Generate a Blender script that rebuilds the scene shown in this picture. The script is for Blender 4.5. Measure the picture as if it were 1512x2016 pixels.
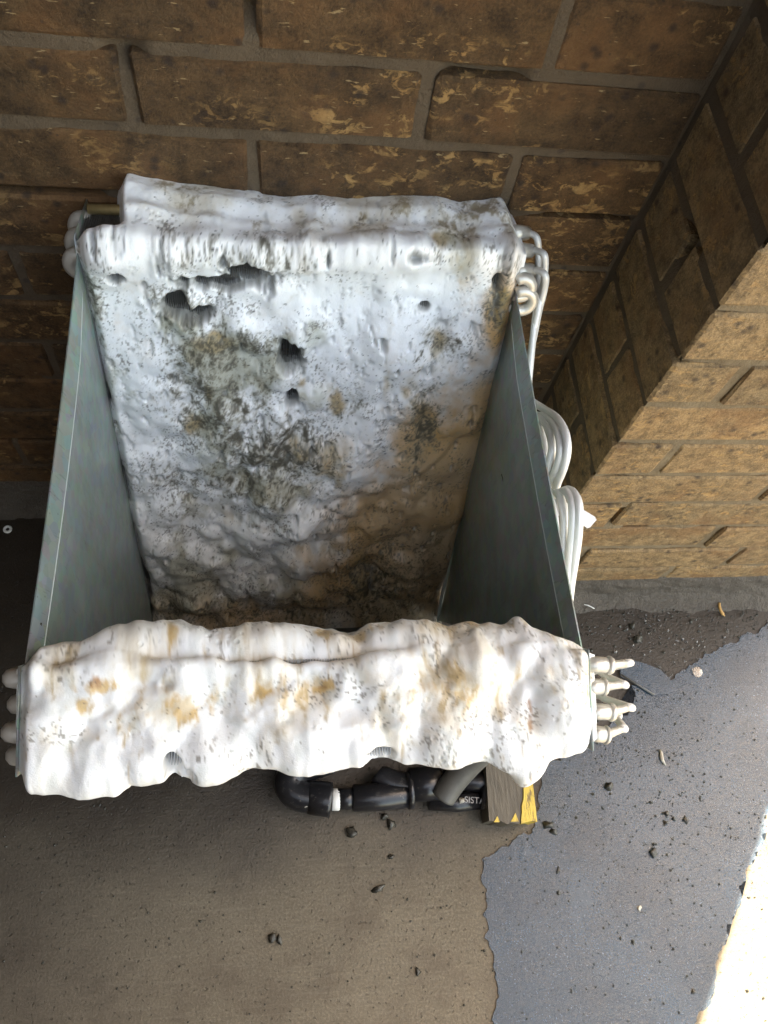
import bpy, bmesh, math, random
import numpy as np
from mathutils import Vector, Matrix

for o in list(bpy.data.objects): bpy.data.objects.remove(o)
S = bpy.context.scene
C = S.collection
rnd = random.Random(7)

# ------------------------------------------------------------------ camera
CAM = np.array([-0.35723, -0.41119, 1.15391])
CROT = (0.45155, -0.12149, -0.06569)
FPX = 1600.0                      # focal length in pixels of a 1512 x 2016 picture
cd = bpy.data.cameras.new('camera'); cam = bpy.data.objects.new('camera', cd); C.objects.link(cam)
cam.location = CAM; cam.rotation_euler = CROT
cd.sensor_fit = 'VERTICAL'; cd.sensor_height = 24; cd.lens = 24 * FPX / 2016
cd.clip_start = 0.02; cd.clip_end = 500
S.camera = cam
S.render.resolution_x = 768; S.render.resolution_y = 1024

# ------------------------------------------------------------------ light
SUN_AZ, SUN_EL = math.radians(33.3), math.radians(64)     # azimuth from +Y towards +X
w = bpy.data.worlds.new('World'); S.world = w; w.use_nodes = True
wn = w.node_tree; sky = wn.nodes.new('ShaderNodeTexSky'); sky.sky_type = 'NISHITA'; sky.sun_disc = False
sky.sun_elevation = SUN_EL; sky.sun_rotation = SUN_AZ
sky.dust_density = 3.0; sky.ozone_density = 1.0; sky.altitude = 300
wb = wn.nodes.new('ShaderNodeMix'); wb.data_type = 'RGBA'; wb.blend_type = 'MULTIPLY'; wb.inputs[0].default_value = 1
wb.inputs[7].default_value = (1.27, 1.025, .72, 1)                # the camera's shade white balance
wn.links.new(sky.outputs[0], wb.inputs[6]); wn.links.new(wb.outputs[2], wn.nodes['Background'].inputs[0]); wn.nodes['Background'].inputs[1].default_value = 0.15
sl = bpy.data.lights.new('sun', 'SUN'); sl.energy = 5.0; sl.angle = math.radians(0.5); sl.color = (1, .89, .70)
so = bpy.data.objects.new('sun', sl); C.objects.link(so)
sd = Vector((math.sin(SUN_AZ) * math.cos(SUN_EL), math.cos(SUN_AZ) * math.cos(SUN_EL), math.sin(SUN_EL)))
so.rotation_euler = (-sd).to_track_quat('-Z', 'Y').to_euler(); so.location = (2, 3, 5)
S.view_settings.view_transform = 'Standard'; S.view_settings.look = 'None'
S.view_settings.gamma = 1; S.view_settings.use_curve_mapping = False
S.view_settings.exposure = 3.3

# ------------------------------------------------------------------ helpers
def Rz(a): return np.array([[math.cos(a), -math.sin(a), 0], [math.sin(a), math.cos(a), 0], [0, 0, 1]])
def Ry(a): return np.array([[math.cos(a), 0, math.sin(a)], [0, 1, 0], [-math.sin(a), 0, math.cos(a)]])
def Rx(a): return np.array([[1, 0, 0], [0, math.cos(a), -math.sin(a)], [0, math.sin(a), math.cos(a)]])
CM = Rz(CROT[2]) @ Ry(CROT[1]) @ Rx(CROT[0])
def ray(x, y): return CM @ np.array([(x - 756) / FPX, -(y - 1008) / FPX, -1.0])
def on_plane(x, y, axis, val):            # world point seen at a photo pixel on the plane axis=val
    d = ray(x, y); return CAM + d * (val - CAM[axis]) / d[axis]
def fl(x, y, z=0.0): return on_plane(x, y, 2, z)

def hash2(ix, iy, seed):
    n = (ix.astype(np.int64) * 374761393 + iy.astype(np.int64) * 668265263 + seed * 974634777) & 0x7fffffff
    n = ((n ^ (n >> 13)) * 1274126177) & 0x7fffffff
    n = (n ^ (n >> 16)) & 0xffff
    return n / 65535.0
def vnoise(x, y, seed=0):
    ix = np.floor(x); iy = np.floor(y); fx = x - ix; fy = y - iy
    fx = fx * fx * fx * (fx * (fx * 6 - 15) + 10); fy = fy * fy * fy * (fy * (fy * 6 - 15) + 10)
    a = hash2(ix, iy, seed); b = hash2(ix + 1, iy, seed); c = hash2(ix, iy + 1, seed); d = hash2(ix + 1, iy + 1, seed)
    return (a * (1 - fx) + b * fx) * (1 - fy) + (c * (1 - fx) + d * fx) * fy
def fbm(x, y, seed=0, octv=4, gain=.5):
    s = np.zeros_like(x, dtype=float); a = 1.; t = 0.
    for i in range(octv):
        s += a * vnoise(x * 2 ** i + 17.3 * i, y * 2 ** i - 9.1 * i, seed + i); t += a; a *= gain
    return s / t                      # 0..1
def sstep(a, b, x):
    t = np.clip((x - a) / (b - a), 0, 1); return t * t * (3 - 2 * t)

def link(name, me, mat=None, parent=None):
    o = bpy.data.objects.new(name, me); C.objects.link(o)
    if mat is not None: me.materials.append(mat)
    if parent is not None: o.parent = parent
    return o
def obj(name, verts, faces, mat=None, parent=None, smooth=False):
    me = bpy.data.meshes.new(name); me.from_pydata([tuple(map(float, v)) for v in verts], [], faces); me.update()
    if smooth: me.polygons.foreach_set('use_smooth', [True] * len(me.polygons))
    return link(name, me, mat, parent)
def bmobj(name, bm, mat, parent=None, smooth=False):
    me = bpy.data.meshes.new(name); bm.to_mesh(me); bm.free()
    if smooth: me.polygons.foreach_set('use_smooth', [True] * len(me.polygons))
    return link(name, me, mat, parent)
def tag(o, label=None, cat=None, group=None, kind=None):
    if label: o['label'] = label
    if cat: o['category'] = cat
    if group: o['group'] = group
    if kind: o['kind'] = kind
    return o
def empty(name, loc=(0, 0, 0)):
    o = bpy.data.objects.new(name, None); C.objects.link(o); o.location = loc; o.empty_display_size = .02; return o
def box_bm(bm, x0, x1, y0, y1, z0, z1):
    v = [bm.verts.new(p) for p in ((x0, y0, z0), (x1, y0, z0), (x1, y1, z0), (x0, y1, z0), (x0, y0, z1), (x1, y0, z1), (x1, y1, z1), (x0, y1, z1))]
    for f in ((0, 3, 2, 1), (4, 5, 6, 7), (0, 1, 5, 4), (1, 2, 6, 5), (2, 3, 7, 6), (3, 0, 4, 7)): bm.faces.new([v[i] for i in f])
def catmull(P, n=8, closed=False):
    P = [np.array(p, float) for p in P]; out = []
    Q = [P[0] * 2 - P[1]] + P + [P[-1] * 2 - P[-2]]
    for i in range(1, len(Q) - 2):
        p0, p1, p2, p3 = Q[i - 1:i + 3]
        for k in range(n):
            t = k / n
            out.append(.5 * ((2 * p1) + (-p0 + p2) * t + (2 * p0 - 5 * p1 + 4 * p2 - p3) * t * t + (-p0 + 3 * p1 - 3 * p2 + p3) * t ** 3))
    out.append(P[-1]); return out
def tube_data(path, rad, seg=12, cap=True):
    path = [np.array(p, float) for p in path]; n = len(path)
    rad = [rad] * n if np.isscalar(rad) else list(np.interp(np.linspace(0, 1, n), np.linspace(0, 1, len(rad)), rad))
    V = []; F = []
    t0 = path[1] - path[0]; t0 /= np.linalg.norm(t0)
    up = np.array([0, 0, 1.]) if abs(t0[2]) < .9 else np.array([1., 0, 0])
    u = np.cross(t0, up); u /= np.linalg.norm(u)
    for i in range(n):
        a = path[max(i - 1, 0)]; b = path[min(i + 1, n - 1)]; t = b - a; t /= (np.linalg.norm(t) + 1e-12)
        u = u - t * (u @ t); u /= np.linalg.norm(u); v = np.cross(t, u)
        for k in range(seg):
            q = 2 * math.pi * k / seg; V.append(path[i] + rad[i] * (math.cos(q) * u + math.sin(q) * v))
    for i in range(n - 1):
        for k in range(seg):
            k2 = (k + 1) % seg; F.append((i * seg + k, i * seg + k2, (i + 1) * seg + k2, (i + 1) * seg + k))
    if cap: F.append(tuple(range(seg))[::-1]); F.append(tuple((n - 1) * seg + k for k in range(seg)))
    return V, F
def tube(name, path, rad, mat, parent=None, seg=12, smooth_n=0):
    if smooth_n: path = catmull(path, smooth_n)
    V, F = tube_data(path, rad, seg); o = obj(name, V, F, mat, parent, True); return o

# ------------------------------------------------------------------ materials
class M:
    def __init__(s, name):
        s.m = bpy.data.materials.new(name); s.m.use_nodes = True; s.nt = s.m.node_tree; s.b = s.nt.nodes['Principled BSDF']
    def n(s, t, **k):
        x = s.nt.nodes.new(t)
        for a, b in k.items(): setattr(x, a, b)
        return x
    def l(s, a, b): s.nt.links.new(a, b)
    def pos(s, obj_space=False, scale=(1, 1, 1)):
        if obj_space: src = s.n('ShaderNodeTexCoord').outputs['Object']
        else: src = s.n('ShaderNodeNewGeometry').outputs['Position']
        mp = s.n('ShaderNodeMapping'); mp.inputs['Scale'].default_value = scale; s.l(src, mp.inputs[0]); return mp.outputs[0]
    def noise(s, vec, scale, detail=4, rough=.55, dist=0.):
        x = s.n('ShaderNodeTexNoise'); x.inputs['Scale'].default_value = scale; x.inputs['Detail'].default_value = detail
        x.inputs['Roughness'].default_value = rough; x.inputs['Distortion'].default_value = dist; s.l(vec, x.inputs['Vector']); return x.outputs[0]
    def voro(s, vec, scale, feature='F1', rand=1.):
        x = s.n('ShaderNodeTexVoronoi'); x.feature = feature; x.inputs['Scale'].default_value = scale; x.inputs['Randomness'].default_value = rand; s.l(vec, x.inputs['Vector']); return x
    def ramp(s, fac, a, b, ca=0., cb=1.):
        x = s.n('ShaderNodeMapRange'); x.interpolation_type = 'SMOOTHSTEP'
        x.inputs[1].default_value = a; x.inputs[2].default_value = b; x.inputs[3].default_value = ca; x.inputs[4].default_value = cb
        s.l(fac, x.inputs[0]); return x.outputs[0]
    def math(s, op, a, b=None):
        x = s.n('ShaderNodeMath', operation=op)
        for i, v in enumerate((a, b)):
            if v is None: continue
            if hasattr(v, 'is_linked'): s.l(v, x.inputs[i])
            else: x.inputs[i].default_value = v
        return x.outputs[0]
    def mix(s, fac, a, b, mode='MIX'):
        x = s.n('ShaderNodeMix', data_type='RGBA', blend_type=mode)
        for i, v in ((0, fac), (6, a), (7, b)):
            if hasattr(v, 'is_linked'): s.l(v, x.inputs[i])
            elif i == 0: x.inputs[0].default_value = v
            else: x.inputs[i].default_value = (*v, 1)
        return x.outputs[2]
    def bump(s, h, dist=.001, strength=1., prev=None):
        x = s.n('ShaderNodeBump'); x.inputs['Distance'].default_value = dist; x.inputs['Strength'].default_value = strength
        s.l(h, x.inputs['Height'])
        if prev is not None: s.l(prev, x.inputs['Normal'])
        return x.outputs[0]
    def set(s, col=None, rough=None, metal=None, normal=None, spec=None, **k):
        for key, v in (('Base Color', col), ('Roughness', rough), ('Metallic', metal), ('Normal', normal), ('Specular IOR Level', spec)):
            if v is None: continue
            if hasattr(v, 'is_linked'): s.l(v, s.b.inputs[key])
            else: s.b.inputs[key].default_value = (*v, 1) if key == 'Base Color' else v
        for key, v in k.items(): s.b.inputs[key.replace('_', ' ')].default_value = v
        return s.m

def brick_mat(name, ca, cb):
    m = M(name); p = m.pos()
    oi = m.n('ShaderNodeObjectInfo').outputs['Random']
    base = m.mix(m.noise(p, 14, 5, .6), ca, cb)
    gr = m.math('ADD', m.math('MULTIPLY', m.noise(p, 420, 4, .75), .55), m.math('MULTIPLY', m.noise(p, 62, 5, .7), .75))
    base = m.mix(1., base, m.mix(m.ramp(gr, .42, .88), (.42, .40, .38), (1.75, 1.70, 1.62)), 'MULTIPLY')
    hue = m.mix(oi, (.82, .80, .78), (1.12, 1.02, .92))
    base = m.mix(1., base, hue, 'MULTIPLY')
    rust = m.ramp(m.noise(p, 11, 5, .65), .46, .66)
    base = m.mix(m.math('MULTIPLY', rust, .55), base, (.20, .098, .036))
    # tan flashing patches with crisp ragged edges, in clusters
    cl = m.ramp(m.noise(p, 8.5, 2, .5), .42, .58)
    det = m.ramp(m.noise(m.pos(scale=(1, 1, 1.5)), 62, 6, .66, .8), .52, .60)
    tan = m.math('MULTIPLY', m.math('MULTIPLY', cl, det), m.ramp(m.noise(m.pos(scale=(1, 1, 1.6)), 34, 3, .5), .40, .52))
    tancol = m.mix(m.noise(p, 30, 2), (.50, .33, .13), (.34, .17, .055))
    base = m.mix(m.math('MULTIPLY', tan, m.ramp(m.noise(p, 120, 4, .7), .3, .6, .35, .95)), base, tancol)
    streak = m.ramp(m.noise(m.pos(scale=(1, 1, 4.5)), 60, 3, .6), .66, .70)
    base = m.mix(m.math('MULTIPLY', streak, .5), base, (.55, .40, .2))
    # dark spots
    v = m.voro(p, 58); dot = m.ramp(m.math('ADD', v.outputs['Distance'], m.math('MULTIPLY', m.noise(p, 240, 3, .7), .22)), .18, .46, 1, 0)
    keep = m.ramp(m.noise(p, 19, 1), .42, .54)
    base = m.mix(m.math('MULTIPLY', m.math('MULTIPLY', dot, keep), .8), base, (.035, .022, .015))
    v2 = m.voro(p, 150); dot2 = m.ramp(v2.outputs['Distance'], .1, .25, 1, 0); keep2 = m.ramp(m.noise(p, 60, 1), .55, .6)
    base = m.mix(m.math('MULTIPLY', m.math('MULTIPLY', dot2, keep2), .6), base, (.04, .025, .02))
    h = m.math('ADD', m.noise(p, 330, 5, .75), m.math('MULTIPLY', m.noise(p, 40, 5, .65), 1.8))
    h = m.math('ADD', h, m.math('MULTIPLY', tan, -.25))
    return m.set(base, m.ramp(m.noise(p, 20), .3, .7, .5, .8), normal=m.bump(h, .0026, 1.), spec=.35)
def mortar_mat(name='mortar', ca=(.066, .047, .029), cb=(.138, .099, .060), bd=.0016, ro=.9):
    m = M(name); p = m.pos()
    base = m.mix(m.noise(p, 30, 5, .65), ca, cb)
    v = m.voro(p, 60); dot = m.ramp(v.outputs['Distance'], .1, .28, 1, 0); keep = m.ramp(m.noise(p, 25, 1), .55, .6)
    base = m.mix(m.math('MULTIPLY', m.math('MULTIPLY', dot, keep), .6), base, (.05, .035, .03))
    h = m.math('ADD', m.noise(p, 500, 3, .7), m.math('MULTIPLY', m.noise(p, 90, 4, .6), 2.))
    return m.set(base, ro, normal=m.bump(h, bd, 1.), spec=.4)
def concrete_mat():
    m = M('concrete'); p = m.pos()
    base = m.mix(m.noise(p, 5, 6, .6), (.074, .062, .041), (.155, .131, .092))
    fine = m.noise(p, 330, 4, .7)
    base = m.mix(m.math('MULTIPLY', m.ramp(fine, .42, .68, 0, 1), .5), base, (.21, .175, .128))
    base = m.mix(m.math('MULTIPLY', m.ramp(m.noise(p, 13, 6, .7), .45, .7), .55), base, (.075, .058, .040))
    pit = m.ramp(m.noise(p, 170, 3, .6), .28, .40, 1, 0)
    base = m.mix(m.math('MULTIPLY', pit, .65), base, (.05, .04, .03))
    broom = m.noise(m.pos(scale=(.06, 1, 1)), 230, 3, .6)
    base = m.mix(m.ramp(broom, .48, .78, 0, .10), base, (.33, .29, .23))
    # damp stain round the coil, reaching back under the wall; darker as well towards the left
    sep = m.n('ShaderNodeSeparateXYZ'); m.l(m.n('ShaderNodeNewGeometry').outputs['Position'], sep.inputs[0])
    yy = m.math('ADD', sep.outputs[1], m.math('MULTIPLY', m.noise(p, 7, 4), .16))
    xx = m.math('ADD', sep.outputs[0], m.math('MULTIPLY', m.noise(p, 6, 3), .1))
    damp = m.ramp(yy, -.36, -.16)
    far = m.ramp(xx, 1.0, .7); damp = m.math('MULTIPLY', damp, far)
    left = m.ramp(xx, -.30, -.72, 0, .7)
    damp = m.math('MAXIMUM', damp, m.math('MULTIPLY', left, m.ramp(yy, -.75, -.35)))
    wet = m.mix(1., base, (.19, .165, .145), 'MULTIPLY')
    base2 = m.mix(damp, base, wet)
    h = m.math('ADD', m.math('MULTIPLY', fine, 1.), m.math('MULTIPLY', m.noise(p, 60, 4, .6), 1.0))
    h = m.math('ADD', h, m.math('MULTIPLY', pit, -.9)); h = m.math('ADD', h, m.math('MULTIPLY', broom, .35))
    ro = m.ramp(damp, 0, 1, .8, .38)
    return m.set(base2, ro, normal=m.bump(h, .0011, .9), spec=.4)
def film_mat():
    m = M('soapy_water'); p = m.pos(); nt = m.nt
    out = nt.nodes['Material Output']; nt.nodes.remove(m.b)
    tr = m.n('ShaderNodeBsdfTransparent'); tr.inputs[0].default_value = (.55, .56, .58, 1)
    gl = m.n('ShaderNodeBsdfGlossy'); gl.inputs['Roughness'].default_value = .06
    df = m.n('ShaderNodeBsdfDiffuse'); df.inputs[0].default_value = (.30, .36, .47, 1)
    grain = m.noise(p, 420, 3, .7)
    col = m.mix(m.noise(p, 7, 5), (.025, .045, .068), (.064, .099, .138)); m.l(col, df.inputs[0])  # soap haze with the blue of reflected sky put into its diffuse colour
    sp = m.ramp(m.noise(p, 260, 4, .75), .60, .68); col = m.mix(m.math('MULTIPLY', sp, .6), col, (.02, .026, .036)); sp2 = m.ramp(m.noise(p, 390, 2, .6), .64, .70); col = m.mix(m.math('MULTIPLY', sp2, .5), col, (.22, .25, .30)); m.l(col, df.inputs[0])
    h = m.math('ADD', m.math('MULTIPLY', grain, 1.2), m.noise(p, 55, 3)); b = m.bump(h, .0006, .9); m.l(b, gl.inputs['Normal']); m.l(b, df.inputs['Normal'])
    a = m.n('ShaderNodeMixShader'); sky_haze = m.ramp(m.math('ADD', m.noise(p, 9, 5), m.math('MULTIPLY', grain, .45)), .30, .95, .34, .80); m.l(sky_haze, a.inputs[0]); m.l(tr.outputs[0], a.inputs[1]); m.l(df.outputs[0], a.inputs[2])
    fr = m.n('ShaderNodeFresnel'); fr.inputs[0].default_value = 1.46; m.l(b, fr.inputs['Normal'])
    c = m.n('ShaderNodeMixShader'); m.l(fr.outputs[0], c.inputs[0]); m.l(a.outputs[0], c.inputs[1]); m.l(gl.outputs[0], c.inputs[2])
    m.l(c.outputs[0], out.inputs[0]); return m.m
def bubble_mat():
    m = M('bubble_film'); nt = m.nt; out = nt.nodes['Material Output']; nt.nodes.remove(m.b)
    tr = m.n('ShaderNodeBsdfTransparent'); tr.inputs[0].default_value = (.9, .9, .9, 1)
    gl = m.n('ShaderNodeBsdfGlossy'); gl.inputs['Roughness'].default_value = .05
    lw = m.n('ShaderNodeLayerWeight'); lw.inputs[0].default_value = .18
    c = m.n('ShaderNodeMixShader'); m.l(lw.outputs['Facing'], c.inputs[0]); m.l(tr.outputs[0], c.inputs[1]); m.l(gl.outputs[0], c.inputs[2])
    m.l(c.outputs[0], out.inputs[0]); return m.m
def foam_mat():
    m = M('cleaner_foam'); p = m.pos(True)
    at = m.n('ShaderNodeAttribute', attribute_name='tint')
    col = at.outputs['Color']
    v = m.voro(p, 210); b1 = m.ramp(v.outputs['Distance'], .15, .5); k = m.ramp(m.noise(p, 34, 2), .55, .68)
    bub = m.math('MULTIPLY', m.math('SUBTRACT', 1., b1), k)
    col = m.mix(m.math('MULTIPLY', bub, .16), col, (.35, .36, .33))
    h = m.math('ADD', m.math('MULTIPLY', bub, -1.6), m.math('ADD', m.noise(p, 300, 3, .6), m.math('MULTIPLY', m.noise(p, 900, 2, .6), .5)))
    m.set(col, m.ramp(m.noise(p, 60, 2), .3, .7, .28, .5), normal=m.bump(h, .0006, .6), spec=.5)
    m.b.inputs['Subsurface Weight'].default_value = .35; m.b.inputs['Subsurface Radius'].default_value = (1, .9, .75); m.b.inputs['Subsurface Scale'].default_value = .004
    return m.m
def galv_mat():
    m = M('galvanised_steel'); p = m.pos(True)
    base = m.mix(m.noise(p, 18, 5, .6), (.21, .255, .235), (.40, .45, .42))
    v = m.voro(p, 110); base = m.mix(.18, base, v.outputs['Color'], 'SOFT_LIGHT')
    st = m.ramp(m.noise(m.pos(True, (1, 5, 1)), 9, 5, .65), .50, .75); base = m.mix(m.math('MULTIPLY', st, .55), base, (.24, .235, .13))
    scr = m.ramp(m.noise(m.pos(True, (1, 30, 3)), 14, 2, .5), .66, .70); base = m.mix(m.math('MULTIPLY', scr, .35), base, (.12, .14, .13))
    spk = m.ramp(m.voro(p, 190).outputs['Distance'], .08, .2, 1, 0); kk = m.ramp(m.noise(p, 50, 1), .58, .62)
    base = m.mix(m.math('MULTIPLY', m.math('MULTIPLY', spk, kk), .5), base, (.12, .12, .1))
    h = m.math('ADD', m.noise(p, 16, 3), m.math('MULTIPLY', m.noise(p, 260, 2), .1))
    return m.set(base, m.ramp(m.noise(p, 30, 4), .3, .7, .36, .56), .55, m.bump(h, .002, .35))
def simple(name, ca, cb, rough=.5, metal=0., scale=40, bump=.0005, spec=.5):
    m = M(name); p = m.pos(True)
    base = m.mix(m.noise(p, scale, 5, .6), ca, cb)
    return m.set(base, rough, metal, m.bump(m.noise(p, scale * 5, 4, .6), bump, .7), spec)
MMC = mortar_mat('lit_tan_mortar', (.11, .080, .046), (.23, .175, .105)); MMD = mortar_mat('wet_mortar', (.045, .036, .028), (.12, .10, .078), .003, .45); MB = brick_mat('shaded_brick', (.044, .027, .013), (.130, .081, .037)); MBC = brick_mat('lit_brick', (.135, .094, .048), (.30, .220, .118)); MM = mortar_mat(); MC = concrete_mat(); MF = film_mat(); MBU = bubble_mat(); MFO = foam_mat(); MG = galv_mat()  # light and shade put into brick and mortar: pale column, dark recessed wall
MALU = simple('aluminium_fin', (.28, .27, .26), (.42, .42, .41), .38, .8, 60)
MBRASS = simple('dull_copper', (.30, .22, .09), (.50, .38, .18), .35, .6, 200, .0008)
MTUBE = simple('white_capillary_tube', (.66, .65, .62), (.80, .79, .77), .30, .15, 60, .0003)
MBEND = simple('bare_aluminium_tube', (.46, .43, .37), (.62, .60, .55), .33, .45, 80, .0004)
MPVC = M('black_plastic')
_p = MPVC.pos(True); _dust = MPVC.ramp(MPVC.noise(_p, 190, 5, .75), .56, .68); _d2 = MPVC.ramp(MPVC.noise(_p, 18, 3), .5, .7)
MPVC = MPVC.set(MPVC.mix(MPVC.math('MULTIPLY', _dust, MPVC.math('ADD', MPVC.math('MULTIPLY', _d2, .55), .12)), (.010, .010, .012), (.27, .25, .21)), .28, normal=MPVC.bump(MPVC.noise(_p, 120, 4), .0006, .6))
MHOSE = simple('dusty_grey_hose', (.035, .034, .031), (.12, .115, .10), .5, 0, 50)
MRING = simple('white_plastic', (.62, .62, .58), (.72, .71, .67), .45, 0, 60)
MDEB = simple('dark_debris', (.012, .012, .010), (.07, .065, .05), .25, 0, 200, .001)
MGRIT = simple('pale_grit', (.25, .23, .18), (.5, .47, .4), .6, 0, 90)
MLEAF = simple('dry_leaf', (.42, .24, .07), (.55, .34, .12), .5, 0, 200)
MLABEL = simple('label_paper', (.80, .77, .74), (.84, .81, .79), .5, 0, 30, .0001)
MWOODD = M('dark_wood'); _p = MWOODD.pos(True)
_s = MWOODD.noise(MWOODD.pos(True, (6, 1, 1)), 40, 4, .6)
MWOODD = MWOODD.set(MWOODD.mix(_s, (.025, .021, .014), (.13, .11, .075)), .55, normal=MWOODD.bump(_s, .0015, .8))
MWOODY = M('yellow_paint'); _p = MWOODY.pos(True)
_s = MWOODY.noise(MWOODY.pos(True, (7, 1, 1)), 55, 5, .65)
MWOODY = MWOODY.set(MWOODY.mix(MWOODY.ramp(_s, .34, .50), (.14, .09, .03), (.56, .40, .05)), .5, normal=MWOODY.bump(_s, .0015, .9))
MFOLD = simple('pale_zinc', (.42, .47, .45), (.6, .64, .62), .4, .5, 90)  # paler than the plates, for the rib along the fold
MTEXT = simple('pale_print', (.22, .22, .22), (.34, .34, .33), .6)
MCLEAR = M('clear_plastic_film'); _t = MCLEAR.n('ShaderNodeBsdfTransparent'); _t.inputs[0].default_value = (.93, .94, .96, 1); _g = MCLEAR.n('ShaderNodeBsdfGlossy'); _g.inputs['Roughness'].default_value = .12
_d = MCLEAR.n('ShaderNodeBsdfDiffuse'); _d.inputs[0].default_value = (.12, .13, .15, 1)
_m = MCLEAR.n('ShaderNodeMixShader'); _c = MCLEAR.ramp(MCLEAR.noise(MCLEAR.pos(scale=(1, 1, 1)), 130, 4, .7), .54, .62, .0, .02); MCLEAR.l(_c, _m.inputs[0]); MCLEAR.l(_t.outputs[0], _m.inputs[1]); MCLEAR.l(_d.outputs[0], _m.inputs[2])
_m2 = MCLEAR.n('ShaderNodeMixShader'); _m2.inputs[0].default_value = .02; MCLEAR.l(_m.outputs[0], _m2.inputs[1]); MCLEAR.l(_g.outputs[0], _m2.inputs[2])
MCLEAR.l(_m2.outputs[0], MCLEAR.nt.nodes['Material Output'].inputs[0]); MCLEAR = MCLEAR.m

# ------------------------------------------------------------------ ground
def grid_sheet(name, x0, x1, y0, y1, nx, ny, hf, mat):
    xs = np.linspace(x0, x1, nx); ys = np.linspace(y0, y1, ny); X, Y = np.meshgrid(xs, ys)
    Z = hf(X, Y); V = np.stack([X.ravel(), Y.ravel(), Z.ravel()], 1)
    i = np.arange((ny - 1) * (nx - 1)); r = i // (nx - 1); c = i % (nx - 1); a = r * nx + c
    F = np.stack([a, a + 1, a + 1 + nx, a + nx], 1)
    return V, F
def fast_mesh(name, V, F, mat, parent=None, smooth=True, col=None):
    me = bpy.data.meshes.new(name); me.vertices.add(len(V)); me.vertices.foreach_set('co', V.astype(np.float32).ravel())
    me.loops.add(F.size); me.loops.foreach_set('vertex_index', F.astype(np.int32).ravel())
    me.polygons.add(len(F)); me.polygons.foreach_set('loop_start', np.arange(len(F), dtype=np.int32) * 4)
    me.update(calc_edges=True); me.validate()
    if smooth: me.polygons.foreach_set('use_smooth', np.ones(len(me.polygons), dtype=bool))
    if col is not None:
        at = me.color_attributes.new('tint', 'FLOAT_COLOR', 'POINT')
        at.data.foreach_set('color', np.concatenate([col, np.ones((len(col), 1))], 1).astype(np.float32).ravel())
    return link(name, me, mat, parent)
# one sheet to the horizon: a dense patch where the camera looks, stretched rings beyond
def floor_h(X, Y): return (fbm(X * 9, Y * 9, 3, 3) - .5) * .0016
gx = np.concatenate([[-120, -30, -8, -3], np.linspace(-1.4, .9, 240), [2, 5, 20, 120]])
gy = np.concatenate([[-120, -30, -8, -2], np.linspace(-1.0, .35, 150), [1, 4, 20, 120]])
X, Y = np.meshgrid(gx, gy); nx = len(gx); ny = len(gy)
near = (sstep(-1.4, -1.2, X) * sstep(.9, .7, X) * sstep(-1., -.9, Y))
V = np.stack([X.ravel(), Y.ravel(), (floor_h(X, Y) * near).ravel()], 1)
i = np.arange((ny - 1) * (nx - 1)); r = i // (nx - 1); c = i % (nx - 1); a = r * nx + c
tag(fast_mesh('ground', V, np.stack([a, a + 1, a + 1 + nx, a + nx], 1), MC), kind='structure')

# ------------------------------------------------------------------ brick walls
CO = .0711; Z0 = .1017; LB = .232; JT = .0095; D = .1685
def brick_mesh(w, h, d, seed, mat=None):             # local: x 0..w, front face y=0 (towards -y), z 0..h
    r_ = random.Random(seed); bm = bmesh.new(); box_bm(bm, 0, w, 0, d, 0, h)
    bmesh.ops.bevel(bm, geom=list(bm.edges), offset=.0028, segments=1, affect='EDGES')
    for v in bm.verts: v.co += Vector((r_.uniform(-1, 1) * .0010, r_.uniform(-1, 1) * .0005, r_.uniform(-1, 1) * .0011))
    me = bpy.data.meshes.new('brick'); bm.to_mesh(me); bm.free(); me.materials.append(mat or MB); return me
cache = {}
def brick(parent, x, y, z, w, d=.09, rot=0., h=CO - JT, jit=True):
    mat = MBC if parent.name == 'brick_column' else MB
    key = (round(w, 3), round(h, 3), round(d, 3), rnd.randrange(4), mat.name)
    if key not in cache: cache[key] = brick_mesh(w, h, d, len(cache) + 11, mat)
    o = bpy.data.objects.new('brick', cache[key]); C.objects.link(o); o.parent = parent
    dy = rnd.uniform(-.0022, .0016) if jit else 0
    if rot == 0: o.location = (x, y + dy, z)
    else: o.location = (x + dy, y, z)
    o.rotation_euler = (rnd.uniform(-.006, .006), rnd.uniform(-.004, .004), rot)
    return o
def joined_bricks(name, parent, boxes):
    bm = bmesh.new()
    for b in boxes: box_bm(bm, *b)
    o = bmobj(name, bm, MB, parent); o['kind'] = 'stuff'; return o

def mortar_sheet(name, x0, x1, z0, z1, yf, parent, axis='y', step=.004, mat=None):
    nx_ = int((x1 - x0) / step) + 1; nz = int((z1 - z0) / step) + 1
    A, Zz = np.meshgrid(np.linspace(x0, x1, nx_), np.linspace(z0, z1, nz))
    # squeezed mortar: mostly set back about 4 mm, in places smeared nearly flush, here and there a hollow joint
    off = .0034 - .0060 * (fbm(A * 28, Zz * 28, 11, 4) - .5) - .0022 * sstep(.60, .8, fbm(A * 9, Zz * 13, 5, 2)) + .010 * sstep(.66, .78, fbm(A * 11 + 3, Zz * 15, 23, 2))
    off = np.maximum(off, .0022)
    if axis == 'y': V = np.stack([A.ravel(), (yf + off).ravel(), Zz.ravel()], 1)
    else: V = np.stack([(yf + off).ravel(), A.ravel(), Zz.ravel()], 1)
    i = np.arange((nz - 1) * (nx_ - 1)); r = i // (nx_ - 1); c = i % (nx_ - 1); a = r * nx_ + c
    F = np.stack([a, a + 1, a + 1 + nx_, a + nx_], 1)
    if axis != 'y': F = F[:, ::-1]
    return fast_mesh(name, V, F, mat or MM, parent)

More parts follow.
